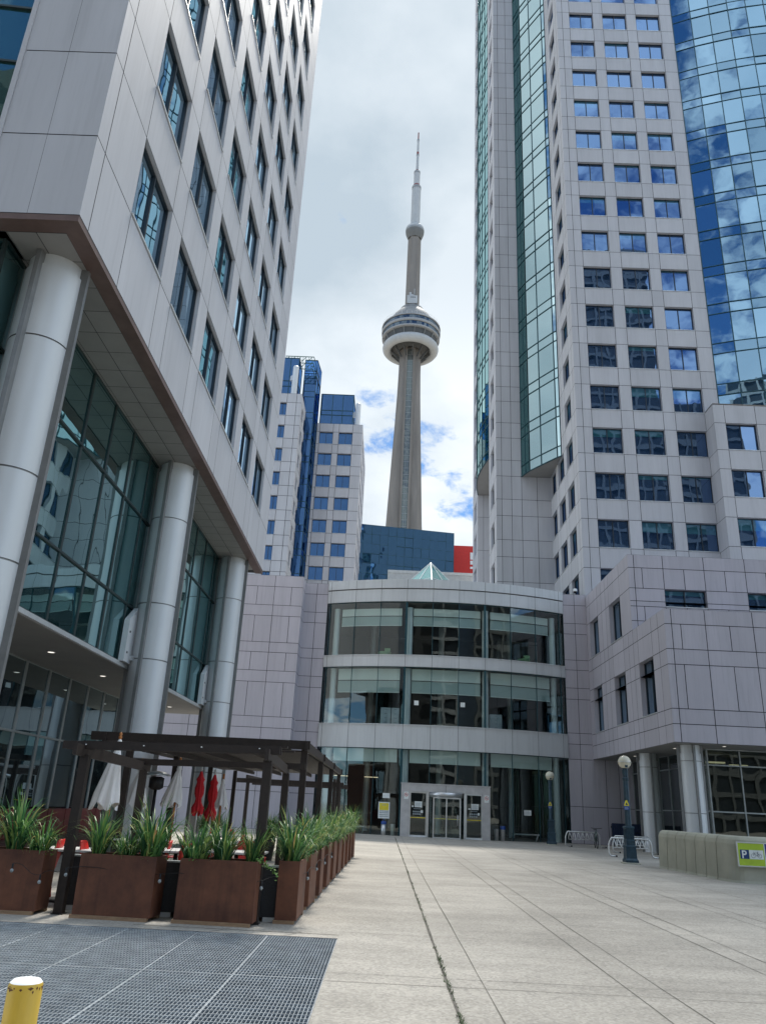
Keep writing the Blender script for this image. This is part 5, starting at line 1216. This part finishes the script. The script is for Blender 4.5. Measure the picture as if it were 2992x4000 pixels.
# wicker armchairs, backs to the viewer
def wick():
    root=thing('wicker_armchair','x','armchair',(0,0,0),'black wicker armchairs with their backs to the grating')
    c=MB(); c.box(-.34,.34,-.32,-.2,.06,.70); c.build('backrest',WICK,root)
    c=MB(); c.box(-.36,.36,-.34,-.18,.702,.722); c.build('top_rail',MULLG,root)
    for s_ in (-1,1): c=MB(); c.box(min(s_*.341,s_*.36),max(s_*.341,s_*.36),-.2,.36,.06,.6); c.build('armrest',WICK,root)
    c=MB(); c.box(-.33,.33,-.19,.36,.08,.4); c.build('seat',WICK,root); c=MB(); c.box(-.31,.31,-.17,.34,.401,.47); c.build('cushion',mat('cushion_grey',(.12,.13,.15),.9),root)
    for sx in (-1,1):
        for y in (-.3,.3): c=MB(); c.box(sx*.2-.09,sx*.2+.09,y-.012,y+.012,.0,.062); c.build('foot',SILL,root)
    return root
wk=wick(); index_children()
for i,(x,y,rz,lab) in enumerate(((-3.22,12.5,0,'black wicker armchair seen left in the gap between the middle and right front planters'),(-2.5,12.52,0,'black wicker armchair seen right in the gap between the middle and right front planters'),(-1.74,12.5,0,'black wicker armchair between the right front planter and the corner planter'),(-4.28,12.75,.05,'black wicker armchair beside the left pergola post'))):
    if i==0: wk.location=(x,y,0); wk['label']=lab
    else: dup(wk,(x,y,0),rz,lab)
bb=thing('booth_bench','dark red padded booth bench along the storefront of the left tower','bench',(-8.9,22,0))
c=MB(); 
for k in range(14): c.box(-9.0,-8.86,13.6+1.2*k,14.76+1.2*k,.45,1.12)
c.build('backrest',mat('booth_red',(.13,.012,.015),.55),bb); c=MB(); c.box(-8.859,-8.4,13.6,30.3,.05,.45); c.build('seat',mat('booth_wood',(.05,.022,.018),.6),bb)
for x,y,l in ((-4.75,23.2,'dark bushy grass tub behind the red parasols, left of three'),(-3.3,24.0,'dark bushy grass tub behind the terrace tables, middle of three'),(-2.3,24.6,'dark bushy grass tub behind the terrace tables, right of three')):
    t=thing('grass_tub',l,'plant tub',(x,y,0)); c=MB(); c.lathe((x,y,0),[(.2,0),(.27,.5),(.28,.55),(.24,.55),(.24,.5),(.01,.5)],20); c.build('tub',BLACK,t)
    for k in range(4):
        o=D.objects.new('foliage',GM[k%3]); COL.objects.link(o); o.parent=t; o.location=(random.uniform(-.12,.12),random.uniform(-.12,.12),.48); o.rotation_euler=(0,0,k*1.7); o.scale=(1,1,1.1)
# string lights
c=MB()
for k in range(4): x=-4.4+.85*k; c.lathe((x,11.845,2.237+.0187*k),[(.012,0),(.012,.012),(.002,.014)],8)
c.build('bolt',STEELW,pg)
sl=thing('string_lights','string of clear bulbs hung along the planters','string lights',(-2,12,0))
BP=[(-5.0,11.55,.55),(-4.62,11.6,.42),(-4.3,11.66,.52),(-3.0,11.64,.50),(-1.62,11.7,.47),(-1.10,12.9,.52),(-1.08,14.3,.55),(-1.05,15.8,.55),(-1.03,17.5,.56)]
c=MB(); path=[]
for i in range(len(BP)-1):
    a,b2=Vector(BP[i]),Vector(BP[i+1]); 
    for k in range(6): t=k/6; q=a.lerp(b2,t); path.append((q.x,q.y,q.z+.09-.0*sin(pi*t)+.03*sin(pi*t*2)))
path.append((BP[-1][0],BP[-1][1],BP[-1][2]+.09)); c.tube(path,.004,5); c.build('cable',BLACK,sl)
for p in BP:
    c=MB(); c.lathe((p[0],p[1],p[2]+.03),[(.012,0),(.014,.05),(.006,.06)],8); q=c.build('socket',BLACK,sl); c=MB(); c.sphere(p,.024,0,12,8,1.1); c.build('bulb',BULB,q)

# drop the placeholder label that copies may have kept
for o in list(D.objects):
    if o.get('label')=='x': print('UNLABELLED',o.name)
